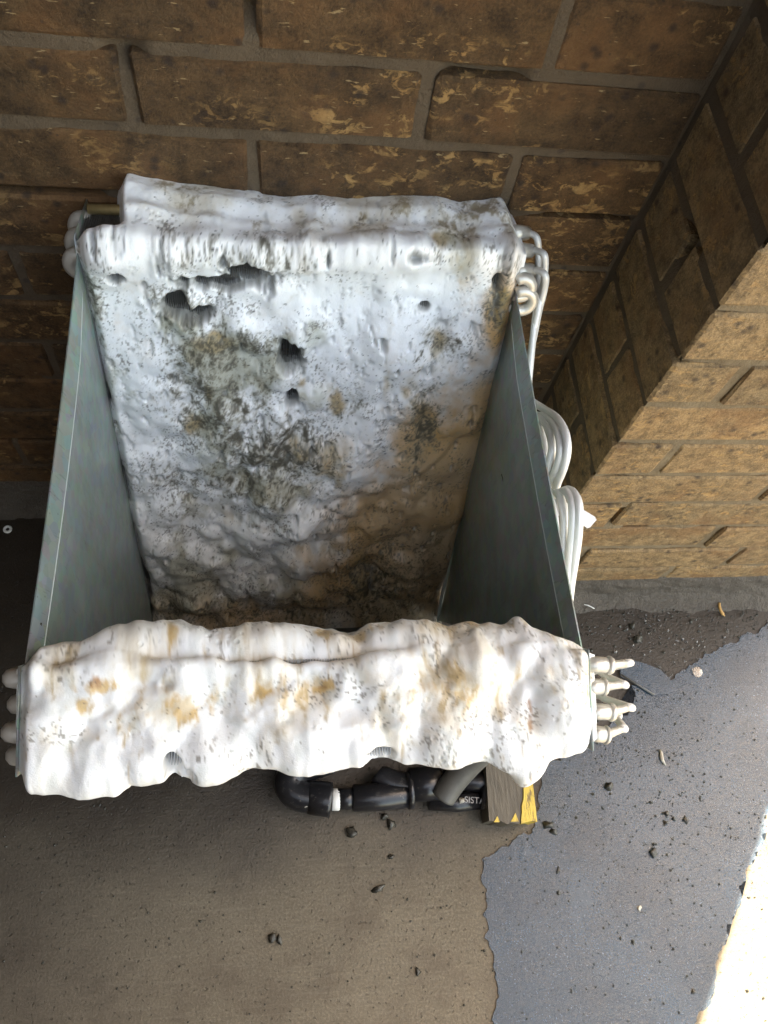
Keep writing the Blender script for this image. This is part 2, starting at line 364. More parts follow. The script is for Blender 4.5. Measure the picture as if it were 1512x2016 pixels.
# left wall (recessed), front face y = D, x < 0
wall = empty('brick_wall', (0, D, 0)); tag(wall, 'recessed brown brick wall behind the foam covered coil', 'wall')
wall.location = (0, 0, 0)
rest = []
XL = -1.10
for k in range(-1, 39):
    z = Z0 + k * CO + JT / 2
    h = CO - JT; zz = z
    if k == -1: zz = .052; h = z + h - zz
    off = 0. if k % 2 == 0 else -.139
    n = 0; x = off
    xs = []
    x = off + LB
    while x > -1.2: xs.append(x); x -= LB
    for x1 in xs:
        x0 = x1 - LB + JT; a = x0 + JT / 2 - JT; b = x1 - JT / 2
        a = x1 - LB + JT / 2; b = min(b, -.003)
        if b - a < .02: continue
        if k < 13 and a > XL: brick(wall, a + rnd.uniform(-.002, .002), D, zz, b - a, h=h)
        else: rest.append((a, b, D + rnd.uniform(-.002, .002), D + .09, zz, zz + h))
joined_bricks('brick_courses', wall, rest)
mortar_sheet('mortar', XL, 0, -.01, 1.04, D, wall)
bm = bmesh.new(); box_bm(bm, -1.3, XL, D + .004, D + .10, -.01, 2.92); box_bm(bm, XL, -.001, D + .004, D + .10, 1.04, 2.92); box_bm(bm, XL, -.001, D + .02, D + .10, -.01, 1.04)
bmobj('mortar', bm, MM, wall)
# column (pilaster) standing 17 cm proud, x from 0 to CW
CW = .562
col = empty('brick_column', (0, 0, 0)); tag(col, 'brick column standing proud at right with its left side in shade', 'column')
rest = []
for k in range(-1, 40):
    z = Z0 + k * CO + JT / 2; h = CO - JT; zz = z
    if k == -1: zz = .052; h = z + h - zz
    even = k % 2 == 0
    ind = k < 13
    js = [0.] + [x for x in ([.071 + LB * i for i in range(2)] if even else [LB * (i + 1) for i in range(2)]) if x < CW - .04] + [CW]
    for i in range(len(js) - 1):
        a = js[i] + (JT / 2 if i else 0); b = js[i + 1] - (JT / 2 if i + 2 < len(js) else 0)
        if even and i == 0:
            # stretcher of the return face, its head seen from the front; length along y
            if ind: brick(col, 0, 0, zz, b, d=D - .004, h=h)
            else: rest.append((0, b, 0, D - .004, zz, zz + h))
            continue
        dd = .075 if not even else .09
        if ind: brick(col, a, 0, zz, b - a, d=dd, h=h)
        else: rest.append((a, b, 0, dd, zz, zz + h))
    if not even:                                   # rest of the return face behind the corner brick
        if ind: brick(col, 0, .075 + JT, zz, .09, d=D - .075 - JT - .004, h=h)
        else: rest.append((0, .09, .075 + JT, D - .004, zz, zz + h))
    # far side of the column, beside the opening
    if k % 1 == 0: rest.append((CW - .09, CW, .1, D + .35, zz, zz + h))
joined_bricks('brick_courses', col, rest)
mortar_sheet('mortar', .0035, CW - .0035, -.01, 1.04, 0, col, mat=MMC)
mortar_sheet('mortar', .0035, D + .004, -.01, 1.04, -.0012, col, axis='x')
bm = bmesh.new(); box_bm(bm, .015, CW - .005, .015, D + .34, -.01, 2.92); bmobj('mortar', bm, MM, col)
# unseen roof shaped to block skylight; dark walls added to cut side light
MPAINT = simple('dark_blocker_board', (.045, .035, .028), (.075, .06, .048), .7, 0, 12)
roof = empty('unseen_porch_roof', (0, 0, 0)); tag(roof, 'unseen low porch roof shaped to hold back skylight over the brick corner', 'roof')
bm = bmesh.new(); box_bm(bm, -1.3, CW + .02, -.80, D + .5, 2.93, 3.08); box_bm(bm, -1.3, -.66, -1.43, -.802, 2.93, 3.08); bmobj('roof_slab', bm, MPAINT, roof)
bm = bmesh.new(); box_bm(bm, CW - .30, CW + .06, -.80, -.02, 2.60, 2.925); bmobj('edge_beam', bm, MPAINT, roof)
sw = empty('left_light_blocker', (0, 0, 0)); tag(sw, 'unseen dark side wall added to block light from the left', 'wall')  # out of view, added to darken the left
bm = bmesh.new()
for k in range(40):
    y = -1.40 - (k % 2) * .11
    while y < D - .02:
        box_bm(bm, -1.19, -1.10, max(y, -1.40), min(y + LB - JT, D - .002), k * CO + JT, (k + 1) * CO); y += LB
o = bmobj('blocker_boards', bm, MPAINT, sw); o['kind'] = 'stuff'
bm = bmesh.new(); box_bm(bm, -1.21, -1.104, -1.40, D - .002, 0, 2.9); bmobj('blocker_backing', bm, MPAINT, sw)
fw = empty('front_light_blocker', (0, 0, 0)); tag(fw, 'unseen dark wall added across the front to block low skylight', 'wall')  # out of view, added to cut light from the front
bm = bmesh.new()
for k in range(13): box_bm(bm, -1.10, -.02, -1.40, -1.372 + (k % 2) * .002, k * .12 + .004, k * .12 + .116)
bmobj('blocker_boards', bm, MPAINT, fw)
# rough wet mortar foot under the lowest course
def ledge(name, P, Q, nrm, parent):
    P = np.array(P, float); Q = np.array(Q, float); nrm = np.array(nrm, float); L = np.linalg.norm(Q - P); n = int(L / .004); m_ = 16
    V = np.zeros((n + 1, m_, 3)); prof = [(-.006, .058), (-.003, .056), (0.000, .052), (.002, .046), (.003, .04), (.004, .034), (.0045, .028), (.006, .022), (.008, .017), (.011, .012), (.014, .009), (.018, .006), (.022, .004), (.027, .002), (.032, .000), (.036, -.003)]
    s = np.arange(n + 1) * .004
    for j, (o_, z_) in enumerate(prof):
        nn = (fbm(s * 40, np.full_like(s, j * .8), 31, 4) - .5) * .009; n2 = (fbm(s * 12, np.full_like(s, j * .2), 37, 2) - .5) * .016 * (j / 15)
        for q in range(3): V[:, j, q] = P[q] + (Q - P)[q] * s / L + nrm[q] * (o_ + nn + n2)
        V[:, j, 2] += z_ + nn * .4
    V = V.reshape(-1, 3); i = np.arange(n * (m_ - 1)); r = i // (m_ - 1); c = i % (m_ - 1); a = r * m_ + c
    fast_mesh(name, V, np.stack([a, a + 1, a + 1 + m_, a + m_], 1), MMD, parent)
ledge('mortar_foot', (0, 0, 0), (CW, 0, 0), (0, -1, 0), col)
ledge('mortar_foot', (0, D, 0), (0, 0, 0), (-1, 0, 0), col)
ledge('mortar_foot', (-1.10, D, 0), (0, D, 0), (0, -1, 0), wall)

# ------------------------------------------------------------------ puddle films
def film(name, pts_px, z, amp, label, seed, ncell=.004, mat=None, world=None):
    P = np.array([fl(*q)[:2] for q in pts_px]) if world is None else np.array(world)
    d = np.roll(P, -1, 0) - P; out = []
    for i in range(len(P)):
        n = max(1, int(np.linalg.norm(d[i]) / ncell))
        for k in range(n): out.append(P[i] + d[i] * k / n)
    out = np.array(out); t = np.roll(out, -1, 0) - np.roll(out, 1, 0); nn = np.stack([t[:, 1], -t[:, 0]], 1); nn /= np.linalg.norm(nn, axis=1)[:, None] + 1e-9
    q = (fbm(out[:, 0] * 45, out[:, 1] * 45, seed, 5, .62) - .5) * amp
    q += (fbm(out[:, 0] * 160, out[:, 1] * 160, seed + 9, 3, .7) - .5) * amp * .35
    out = out + nn * q[:, None]
    bm = bmesh.new(); vs = [bm.verts.new((x, y, z)) for x, y in out]; f = bm.faces.new(vs)
    if f.normal.z < 0: f.normal_flip()
    bmesh.ops.triangulate(bm, faces=[f])
    o = bmobj(name, bm, mat or MF); tag(o, label, 'puddle'); return o
tag(film('puddle', [(942, 1690), (948, 1740), (958, 1800), (966, 1860), (978, 1930), (972, 2000), (960, 2080), (1349, 2080), (1378, 2016), (1409, 1920), (1443, 1800), (1478, 1700), (1516, 1595), (1545, 1500), (1640, 1360), (1700, 1240), (1600, 1180), (1512, 1232), (1440, 1262), (1370, 1305), (1310, 1345), (1240, 1348), (1255, 1372), (1235, 1400), (1180, 1440), (1120, 1470), (1080, 1500), (1060, 1560), (1050, 1640), (1010, 1655), (975, 1672)], .0014, .022,
         'wide blue grey sheet of soapy water across the right of the floor', 5), kind='structure')

# ------------------------------------------------------------------ the coil
W_, L_, T_, AL = .385, .570, .067, .325
COIL = np.array([-.320, -.067, .068]); YAW, ROLL, PITCH = -.005, -.012, .020
CR = Rz(YAW) @ Ry(ROLL) @ Rx(PITCH)
coil = empty('evaporator_coil', COIL); coil.rotation_euler = (PITCH, ROLL, YAW)
tag(coil, 'V shaped air conditioner coil covered in dirty white foam, leaning on the brick wall', 'coil')
def toloc(P): return CR.T @ (np.asarray(P, float) - COIL)
X0, X1 = -W_ / 2, W_ / 2
ca, sa = math.cos(AL), math.sin(AL)
class Slab:
    def __init__(s, sg):                      # sg=-1 front slab, +1 rear slab
        s.sg = sg; s.d = np.array([0, sg * sa, ca]); s.n = np.array([0, -sg * ca, sa])   # along the slab, inner normal
    def p(s, x, l, h=0.): return np.array([x, 0, 0]) + s.d * l + s.n * h
    def hit(s, px, py, h=0.):                 # photo pixel -> (x, l) on the inner face
        d = CR.T @ ray(px, py); o = CR.T @ (CAM - COIL); n = s.n
        t = (h - o @ n) / (d @ n); P = o + d * t; return P[0], P @ s.d
    def hit_top(s, px, py):                   # photo pixel -> (x, depth below inner face) on the top edge
        d = CR.T @ ray(px, py); o = CR.T @ (CAM - COIL)
        t = (L_ - o @ s.d) / (d @ s.d); P = o + d * t; return P[0], -(P @ s.n)
F_, R_ = Slab(-1), Slab(1)

def slab_core(sl):
    # fins: one thin plate each, joined (a few pixels wide at most)
    V = []; Fc = []; pitch = .0019; n = int(W_ / pitch); th = .00022
    for i in range(n):
        x = X0 + (i + .5) * W_ / n + rnd.uniform(-.0002, .0002)
        l0, l1 = .004, L_
        b = len(V)
        for xx in (x - th, x + th):
            for (l, h) in ((l0, 0), (l1, 0), (l1, -T_), (l0, -T_)): V.append(sl.p(xx, l, h))
        Fc += [(b, b + 1, b + 2, b + 3), (b + 7, b + 6, b + 5, b + 4), (b, b + 4, b + 5, b + 1), (b + 1, b + 5, b + 6, b + 2), (b + 2, b + 6, b + 7, b + 3)]
    o = obj('cooling_fins', V, Fc, MALU, coil); o['kind'] = 'stuff'
    # tube runs through the fins (top few rows are what can be seen between fins)
    tr = [(-.010, .0), (-.027, .5), (-.044, 0.), (-.060, .5)]
    mt = None; bend = None
    for r_i, (h, st) in enumerate(tr):
        for j in range(2 if r_i == 0 else 1):
            l = L_ - .010 - (.5 * st + j) * .022
            t_ = tube('copper_run', [sl.p(X0 + .002, l, h), sl.p(X1 - .002, l, h)], .0046, MBEND, coil, 8)
    if sl.sg > 0:
        tube('copper_run', [sl.p(X0 + .002, L_ + .0035, -.050), sl.p(X0 + .07, L_ + .0035, -.050)], .0048, MBRASS, coil, 8)
    # end plates
    for x, s_ in ((X0, -1), (X1, 1)):
        bm = bmesh.new(); prof = [(-.000, 0.006), (L_ + .005, .001), (L_ + .006, -T_ - .001), (0.0, -T_ + .004)]
        nseg = 24; rows = []
        for k in range(nseg + 1):
            t = k / nseg; l = (L_ + .005) * t
            w_ = .0012 * math.sin(k * 1.7) + .0008 * math.sin(k * 3.1)
            h0, h1 = .0015, -T_ - .002
            if sl.sg * 1 and l < .03: h1 = -T_ * .6
            rows.append([sl.p(x + s_ * (.0015 + w_ * .6), l, h) for h in (h0, (h0 + h1) / 2, h1)])
        VV = [p for r in rows for p in r]; FF = []
        for k in range(nseg):
            for q in range(2): a = k * 3 + q; FF.append((a, a + 1, a + 4, a + 3))
        o = obj('end_plate', VV, FF, MG, coil, True); md = o.modifiers.new('s', 'SOLIDIFY'); md.thickness = .0012; md.offset = 0
slab_core(F_); slab_core(R_)

# return bends on the left end: half rings joining neighbouring tubes
def bend_mesh(r=.0068, R=.0075, seg=10):
    path = []
    path += [np.array([0.004, 0, R])]
    for k in range(13):
        a = math.pi * k / 12; path.append(np.array([-.003 - .85 * R * math.sin(a), 0, R * math.cos(a)]))
    path += [np.array([0.004, 0, -R])]
    V, F = tube_data(path, r, seg); me = bpy.data.meshes.new('return_bend')
    me.from_pydata([tuple(v) for v in V], [], F); me.materials.append(MBEND); me.polygons.foreach_set('use_smooth', [True] * len(F)); return me
BM_ = bend_mesh()
def place_bend(sl, l, h, side=-1, tilt=0., sc=1.):
    o = bpy.data.objects.new('return_bend', BM_); C.objects.link(o); o.parent = coil
    ex = np.array([1., 0, 0]); ez = sl.d * math.cos(tilt) + sl.n * math.sin(tilt); ey = np.cross(ez, ex)
    if side > 0: ex = -ex; ey = np.cross(ez, ex)
    m = Matrix([[ex[i] * sc, ey[i] * sc, ez[i] * sc, 0] for i in range(3)] + [[0, 0, 0, 1]])
    p = sl.p(X0 - .001 if side < 0 else X1 + .001, l, h); m.translation = Vector(p); o.matrix_local = m
for k in range(9):
    for h, off in ((-.0075, 0), (-.026, .011), (-.043, 0), (-.060, .011)):
        place_bend(F_, L_ - .014 - off - k * .056, h)
for k in range(9):
    for h, off in ((-.009, .012), (-.028, .004), (-.050, .000)):
        place_bend(R_, L_ - .014 - off - k * .056, h, sc=1.08)

# triangular side plates between the two slabs, with a folded outer edge
def side_plate(side, pts):
    x = (X0 - .0005) if side < 0 else (X1 + .0005)
    nb = 40; rows = []
    top_r = R_.p(x, L_ * pts['r'], 0); top_f = F_.p(x, L_ * pts['f'], 0); ap = np.array([x, 0, .004])
    rowsV = []
    for k in range(nb + 1):
        t = k / nb
        e = top_r * (1 - t) + top_f * t
        bow = 4 * t * (1 - t)
        e = e + np.array([0, 0, -1.]) * pts['sag'] * bow + np.array([side * pts['bow'], 0, 0]) * bow
        dirn = ap - e; L = np.linalg.norm(dirn); dirn /= L
        fw = .020
        f = min(fw / max(dirn[2] * -1, .3), L * .6)
        crease = e + dirn * f - np.array([side * .0042, 0, 0]) * min(1, 4 * t) - np.array([side * pts['bow'] * .6, 0, 0]) * bow
        rowsV += [e, e * .5 + crease * .5 + np.array([side * .0002, 0, 0]), crease, crease * .98 + ap * .02, crease * .6 + ap * .4 - np.array([side * .001, 0, 0]) * bow, ap + np.array([0, (t - .5) * .01, 0])]
    n = 6; FF = []
    for k in range(nb):
        for q in range(n - 1): a = k * n + q; FF.append((a, a + 1, a + n + 1, a + n))
    o = obj('side_plate', rowsV, FF, MG, coil, False); md = o.modifiers.new('s', 'SOLIDIFY'); md.thickness = .0011; md.offset = 0
    return o
def fold(side, pts):
    x = (X0 - .0005) if side < 0 else (X1 + .0005); P = []
    tr = R_.p(x, L_ * pts['r'], 0); tf = F_.p(x, L_ * pts['f'], 0); ap = np.array([x, 0, .004])
    for k in range(2, 40):
        t = k / 40; bow = 4 * t * (1 - t); e = tr * (1 - t) + tf * t + np.array([0, 0, -1.]) * pts['sag'] * bow + np.array([side * pts['bow'], 0, 0]) * bow
        dn = ap - e; L = np.linalg.norm(dn); dn /= L
        P.append(e + dn * min(.020 / max(-dn[2], .3), L * .6) - np.array([side * .0042, 0, 0]) * min(1, 4 * t) - np.array([side * pts['bow'] * .6, 0, 0]) * bow)
    tube('fold_line', P, .0009, MFOLD, coil, 8)
fold(-1, dict(r=.985, f=.99, sag=.012, bow=.002)); fold(1, dict(r=.95, f=.99, sag=.006, bow=.001))
sp1 = side_plate(-1, dict(r=.985, f=.99, sag=.012, bow=.002)); sp1['label'] = 'pale blue grey triangular steel plate at the left end'
sp2 = side_plate(1, dict(r=.95, f=.99, sag=.006, bow=.001)); sp2['label'] = 'dark shaded triangular steel plate at the right end'
# screws, slots and bits of grime on the plates
def plate_disc(side, px, py, r, mat, name, el=1.):
    x = X0 + .0003 if side < 0 else X1 - .0006
    d = CR.T @ ray(px, py); o = CR.T @ (CAM - COIL); P = o + d * ((x - o[0]) / d[0])
    V = []; n = 14
    V2 = []
    for k in range(n):
        a = 2 * math.pi * k / n; V.append(P + np.array([-side * .0006, r * math.cos(a), el * r * math.sin(a)]));
    for k in range(n):
        a = 2 * math.pi * k / n; V.append(P + np.array([-side * .0019, .6 * r * math.cos(a), el * .6 * r * math.sin(a)]))
    FF = [(k, (k + 1) % n, n + (k + 1) % n, n + k) for k in range(n)] + [tuple(range(n, 2 * n))]
    return obj(name, V, FF, mat, coil, True)
for (x, y) in ((172, 848), (163, 960), (165, 991), (183, 1030)): plate_disc(-1, x, y, .0030, MG, 'rivet')
plate_disc(-1, 79, 1232, .003, MDEB, 'slot_hole', 2.2); plate_disc(1, 1103, 1212, .0035, MRING, 'slot_hole', 1.8); plate_disc(1, 1005, 607, .003, MRING, 'slot_hole', 1.8)
def blob(name, P, rx, ry, rz, mat, parent=None, seed=0, rough=.35, sub=2):
    bm = bmesh.new(); bmesh.ops.create_icosphere(bm, subdivisions=sub, radius=1); r_ = random.Random(seed)
    ph = [r_.uniform(0, 6) for _ in range(6)]
    for v in bm.verts:
        c_ = v.co.copy(); k = 1 + rough * (math.sin(c_.x * 3 + ph[0]) * math.sin(c_.y * 4 + ph[1]) + .6 * math.sin(c_.z * 5 + ph[2] + c_.x * 3)) + r_.uniform(-.1, .1) * rough
        v.co = Vector((c_.x * rx * k, c_.y * ry * k, c_.z * rz * k))
    o = bmobj(name, bm, mat, parent, True); o.location = P; return o
for i, (x, y) in enumerate(((995, 941), (1012, 1050))):
    xx = X1 - .002; d = CR.T @ ray(x, y); o_ = CR.T @ (CAM - COIL); P = o_ + d * ((xx - o_[0]) / d[0])
    blob('grime_spot', P, .0015, .0075, .006, MDEB, coil, i + 40, .7)

# channel along the apex
bm = bmesh.new(); box_bm(bm, X0 - .004, X1 + .004, -.034, .034, -.026, -.018); box_bm(bm, X0 - .004, X1 + .004, -.036, -.034, -.026, .006); box_bm(bm, X0 - .004, X1 + .004, .034, .036, -.026, .006)
bmobj('apex_channel', bm, MG, coil)

# ------------------------------------------------------------------ foam
def blobs(X, Y, items):
    out = np.zeros_like(X)
    for (x, y, rx, ry, a) in items:
        out = np.maximum(out, a * np.exp(-(((X - x) / rx) ** 2 + ((Y - y) / ry) ** 2)))
    return out
def lerpcol(c, m, t): return c * (1 - m[..., None]) + np.array(t) * m[..., None]
def stain(mask, noise, lo=.52, hi=.86):
    return sstep(lo, hi, mask * .95 + .62 * noise)
def flecks(U, V_, dens, seed, cell=(.0032, .0060), lean=.0):
    """short dark dashes: one possible fleck in each cell, kept where dens says so"""
    out = np.zeros_like(U)
    for (s_, k) in ((0, 1.), (1, .72), (2, 1.35)):
        cu, cv = cell[0] * k * 1.3, cell[1] * k * 1.3
        wu = U + .0022 * (fbm(U * 90, V_ * 90, seed + 71, 2) - .5) * 2 + s_ * .37
        gu = np.floor(wu / cu); gv = np.floor(V_ / cv + hash2(gu, gu, seed + s_) * 1.)
        r1 = hash2(gu, gv, seed + 3 + s_); r2 = hash2(gu, gv, seed + 5 + s_); r3 = hash2(gu, gv, seed + 8 + s_); r4 = hash2(gu, gv, seed + 12 + s_)
        fu = wu / cu - gu - .5; fv = V_ / cv + hash2(gu, gu, seed + s_) - gv - .5
        fu = fu - (r1 - .5) * .5; fv = fv - (r2 - .5) * .4
        ang = (r4 - .5) * 3.4 + lean; fu2 = fu * np.cos(ang) + fv * np.sin(ang) * (cv / cu); fv2 = -fu * np.sin(ang) * (cu / cv) + fv * np.cos(ang)
        d = (fu2 / (.08 + .14 * r2 * r2)) ** 2 + (fv2 / (.07 + .26 * r1 * r1)) ** 2
        out = np.maximum(out, np.clip(1.3 - d, 0, 1) * (r3 < dens * 1.5 * sstep(.38, .62, fbm(U * 55, V_ * 55, seed + 33, 2))) * (.35 + .65 * r4))
    return out

def blur(A, n):
    for _ in range(n):
        B = np.pad(A, 1, mode='edge'); A = (B[:-2, 1:-1] + B[2:, 1:-1] + 2 * A) / 4
        B = np.pad(A, 1, mode='edge'); A = (B[1:-1, :-2] + B[1:-1, 2:] + 2 * A) / 4
    return A
def domes(U, V_, step, u0, v0, items, k=260.):
    E = np.zeros_like(U)
    for (x, y, rx, ry, a, th) in items:
        m_ = max(rx, ry); iu = int((x - u0) / step); iv = int((y - v0) / step); q = int(m_ / step) + 2
        sl = (slice(max(iv - q, 0), max(iv + q + 1, 0)), slice(max(iu - q, 0), max(iu + q + 1, 0)))
        du = U[sl] - x; dv = V_[sl] - y; c_, s_ = math.cos(th), math.sin(th)
        d2 = ((du * c_ + dv * s_) / rx) ** 2 + ((-du * s_ + dv * c_) / ry) ** 2
        E[sl] += np.exp(k * a * np.clip(1 - d2, 0, 1) ** .8) - 1
    return np.log1p(E) / k
def rear_foam():
    step = .00115; HT = .072                      # v runs down the face (l from L_ to 0), then negative v over the top edge
    us = np.arange(X0 - .002, X1 + .006, step); ls = np.arange(-.0, L_ + .006 + HT + .02, step)
    U, Sx = np.meshgrid(us, ls)                   # Sx: 0 at apex, L_ at top inner edge, beyond -> top edge, back over
    def fpx(px, py):
        x, l = R_.hit(px, py); return x, l
    def fb(lst): # (px,py,rx_px,ry_px,amp) -> slab units
        o = []
        for (px, py, rx, ry, a) in lst:
            x, l = fpx(px, py); x2, _ = fpx(px + rx, py); _, l2 = fpx(px, py - ry); o.append((x, l, abs(x2 - x), abs(l2 - l), a))
        return blobs(U, Sx, o)
    top = Sx - L_                                 # >0 on the top edge
    # ---- thickness
    w1 = (fbm(U * 15, Sx * 11, 1, 3) - .5); w2 = (fbm(U * 38 + 5, Sx * 34, 8, 4) - .5)
    wx = U + .03 * (fbm(U * 22, Sx * 22, 41, 3) - .5); wy = Sx + .03 * (fbm(U * 22, Sx * 22, 43, 3) - .5)
    ridg = 1 - np.abs(2 * fbm(wx * 30, wy * 24, 4, 2) - 1)
    rough_top = .12 * sstep(-.035, -.01, top)
    streak = fbm(U * 160, Sx * 26, 15, 3) - .5
    rough = fb([(520, 880, 130, 120, 1), (600, 1060, 260, 130, 1), (760, 1150, 130, 90, 1.), (400, 1150, 130, 90, .9), (860, 660, 55, 60, .9), (420, 640, 130, 50, .8), (440, 780, 110, 130, .7), (880, 480, 60, 35, .7), (330, 580, 60, 50, .6)])
    rough = np.maximum(rough, rough_top)
    h = .0085 + .018 * w1 + .0035 * w2 + .0010 * streak
    r0 = random.Random(12); its = []
    for i in range(620):
        x = r0.uniform(X0, X1); y = r0.uniform(0, L_ + .08); iu = min(int((x - us[0]) / step), U.shape[1] - 1); il = int((y - ls[0]) / step); rg = rough[il, iu]
        if r0.random() > .20 + .8 * rg: continue
        r1 = r0.choice((.006, .008, .011, .015, .020, .026)) * (1 if rg > .3 else 1.3)
        its.append((x, y, r1, r1 * r0.uniform(.8, 1.7), r1 * r0.uniform(.3, .62) * (.35 + .75 * rg), r0.uniform(-.7, .7)))
    wu_ = U + .007 * (fbm(U * 70, Sx * 70, 401, 3) - .5) * 2; wv_ = Sx + .007 * (fbm(U * 70, Sx * 70, 411, 3) - .5) * 2
    dm = domes(wu_, wv_, step, us[0], ls[0], its)
    its = []
    for i in range(1500):
        r1 = r0.choice((.0025, .0035, .005, .007)); its.append((r0.uniform(X0, X1), r0.uniform(0, L_ + .07), r1 * r0.uniform(.8, 1.4), r1 * r0.uniform(.8, 1.3), r1 * r0.uniform(.2, .5), r0.uniform(-.5, .5)))
    h += domes(wu_, wv_, step, us[0], ls[0], its, 700.) * (.10 + .7 * rough)
    h += dm * 1.15 - .002 + rough * .006 * (ridg - .62) + .0012 * rough * (fbm(U * 190, Sx * 150, 421, 3) - .5) * 2
    h += fb([(540, 970, 70, 35, .010), (600, 1010, 60, 30, .009), (480, 960, 40, 30, .006), (900, 900, 90, 30, .006), (820, 1100, 65, 55, .013), (650, 870, 90, 40, .004), (700, 1180, 60, 40, .008), (480, 620, 60, 22, .006), (540, 560, 22, 60, .004), (590, 660, 26, 50, .0055),
             (700, 480, 170, 55, .004), (420, 1190, 90, 40, .007), (620, 1150, 60, 50, .006), (560, 790, 16, 60, .004), (800, 930, 30, 100, .004), (1000, 560, 20, 120, .006), (200, 480, 30, 60, .003)])
    h -= fb([(760, 990, 30, 110, .006), (730, 1120, 50, 60, .005), (868, 668, 22, 30, .008), (830, 830, 16, 55, .007), (400, 1205, 20, 20, .010), (640, 740, 60, 30, .003), (700, 760, 30, 60, .003), (360, 700, 40, 40, .004)])
    # swirling tongue edge from centre up to the right
    tx, tl = fpx(640, 1010); t2x, t2l = fpx(960, 830)
    sd = ((U - tx) * (t2l - tl) - (Sx - tl) * (t2x - tx)) / math.hypot(t2x - tx, t2l - tl) + .012 * np.sin(U * 40)
    h += .006 * sstep(.004, -.008, sd) * sstep(tx - .05, tx + .02, U) * sstep(tl - .1, tl - .02, Sx) * sstep(.20, .06, -sd)
    h = blur(h, 5)
    # pits = bare fins
    bare = fb([(486, 532, 42, 20, 1.25), (430, 548, 66, 13, 1.0), (350, 592, 26, 20, 1.15), (392, 604, 26, 14, 1.0), (572, 688, 22, 26, 1.3), (576, 776, 12, 14, 1.), (229, 530, 14, 12, 1.2), (835, 597, 9, 6, 1.1), (440, 505, 10, 16, .6), (645, 505, 5, 12, .6), (820, 505, 24, 6, .62), (975, 545, 8, 14, .7)])
    bare = bare + .75 * (fbm(U * 120, Sx * 60, 51, 3) - .5)
    gap = sstep(.46, .64, bare)
    h = np.maximum(h, .0012)
    h = h * (1 - sstep(.10, .50, bare)) - .009 * gap
    # many small round bubbles
    bub = np.zeros_like(U); r_ = random.Random(3)
    for i in range(420):
        bx = r_.uniform(X0, X1); bl = r_.uniform(.02, L_ + .05); br = r_.choice((.0012, .0015, .002, .0026, .0034)) ; 
        iu = int((bx - us[0]) / step); il = int((bl - ls[0]) / step); k = int(br / step) + 2
        sl_ = (slice(max(il - k, 0), il + k + 1), slice(max(iu - k, 0), iu + k + 1))
        dd = np.sqrt((U[sl_] - bx) ** 2 + (Sx[sl_] - bl) ** 2) / br
        bub[sl_] = np.maximum(bub[sl_], np.clip(1 - dd ** 2, 0, 1) * r_.choice((.35, .6, 1)))
    h -= bub * .0013
    # the top edge: a thick roll, missing at the left end where the fins are bare
    lx = [172, 236, 246, 262, 300, 420, 560, 620, 680, 750, 780, 850, 900, 960, 1005, 1020]
    bulge = [0, 0, .006, .020, .018, .010, .004, .009, .004, .007, .009, .009, .004, .010, .012, .008]
    xs_top = [R_.hit_top(x, 405 + 25 * (x - 172) / 850)[0] for x in lx]
    btop = np.interp(U, xs_top, bulge)
    tt = sstep(0, .02, top)
    inner_lip = np.exp(-((top + .004) / .014) ** 2)
    h += inner_lip * (.008 + .005 * w2 + .016 * w1) * sstep(X0 + .005, X0 + .03, U)
    htop = btop + .006 * w2 + .008 * w1 + .006
    leftbare = sstep(xs_top[2] + .006, xs_top[2] - .004, U + .25 * (top - .03))
    h = h * (1 - tt) + htop * tt - leftbare * tt * .03
    # second, higher roll to the back of the top edge
    h += .006 * sstep(.025, .045, top) * (1 - leftbare)
    # ends: taper in
    h -= .012 * sstep(X0 + .010, X0 - .002, U) * (1 - tt); edge_r = sstep(X1 - .012, X1 + .006, U); h = h * (1 - .8 * edge_r)
    h += .012 * sstep(.06, .0, Sx); h -= .03 * sstep(.0035, -.001, Sx)
    h -= .03 * sstep(T_ + .005, T_ + .016, top)
    # ---- positions: rounded path
    rr = .016; pos = np.zeros(U.shape + (3,)); nrm = np.zeros_like(pos)
    d, n = R_.d, R_.n
    # path: along d up to L_, then direction -n, with smooth normal blend, normal at the back blends to -d? keep d
    bl = sstep(-.014, .014, top)
    for q in range(3):
        pos[..., q] = np.where(top < 0, d[q] * Sx, d[q] * L_ - n[q] * top)
        nrm[..., q] = n[q] * (1 - bl) + d[q] * bl
    nrm /= np.linalg.norm(nrm, axis=-1, keepdims=True)
    # end of run at the back turns down
    back = np.clip(top - T_, 0, 1)
    for q in range(3): pos[..., q] += np.where(back > 0, -n[q] * (-back) - d[q] * back, 0)
    P = pos + nrm * h[..., None]; P[..., 0] += U + .003 * w2 * sstep(X1 - .03, X1, U)
    lim = X1 + .0006 - .0052 * sstep(.30, .12, Sx) + .02 * sstep(-.03, .0, top); P[..., 0] = np.minimum(P[..., 0], lim)
    # ---- colour
    col = np.ones(U.shape + (3,)) * np.array([.88, .88, .875])
    big = fbm(U * 10, Sx * 8, 61, 3)
    olive = fb([(450, 700, 120, 90, .6), (440, 830, 110, 110, .55), (350, 620, 60, 60, .6), (560, 900, 130, 90, .45), (640, 770, 70, 60, .5), (400, 1120, 150, 90, .55), (640, 640, 60, 40, .4), (200, 640, 18, 110, .5), (210, 760, 14, 40, .4), (600, 1140, 200, 70, .5), (180, 520, 16, 60, .5)]) 
    mu = U + .010 * (fbm(U * 40, Sx * 40, 501, 3) - .5); mv = Sx + .014 * (fbm(U * 40, Sx * 40, 503, 3) - .5)
    m1 = fbm(mu * 48, mv * 34, 505, 5, .6); m2 = .45 * fbm(mu * 120, mv * 80, 507, 4, .65) + .55 * fbm(mu * 330, mv * 190, 517, 3, .7); m3 = fbm(mu * 22, mv * 16, 509, 4, .55)
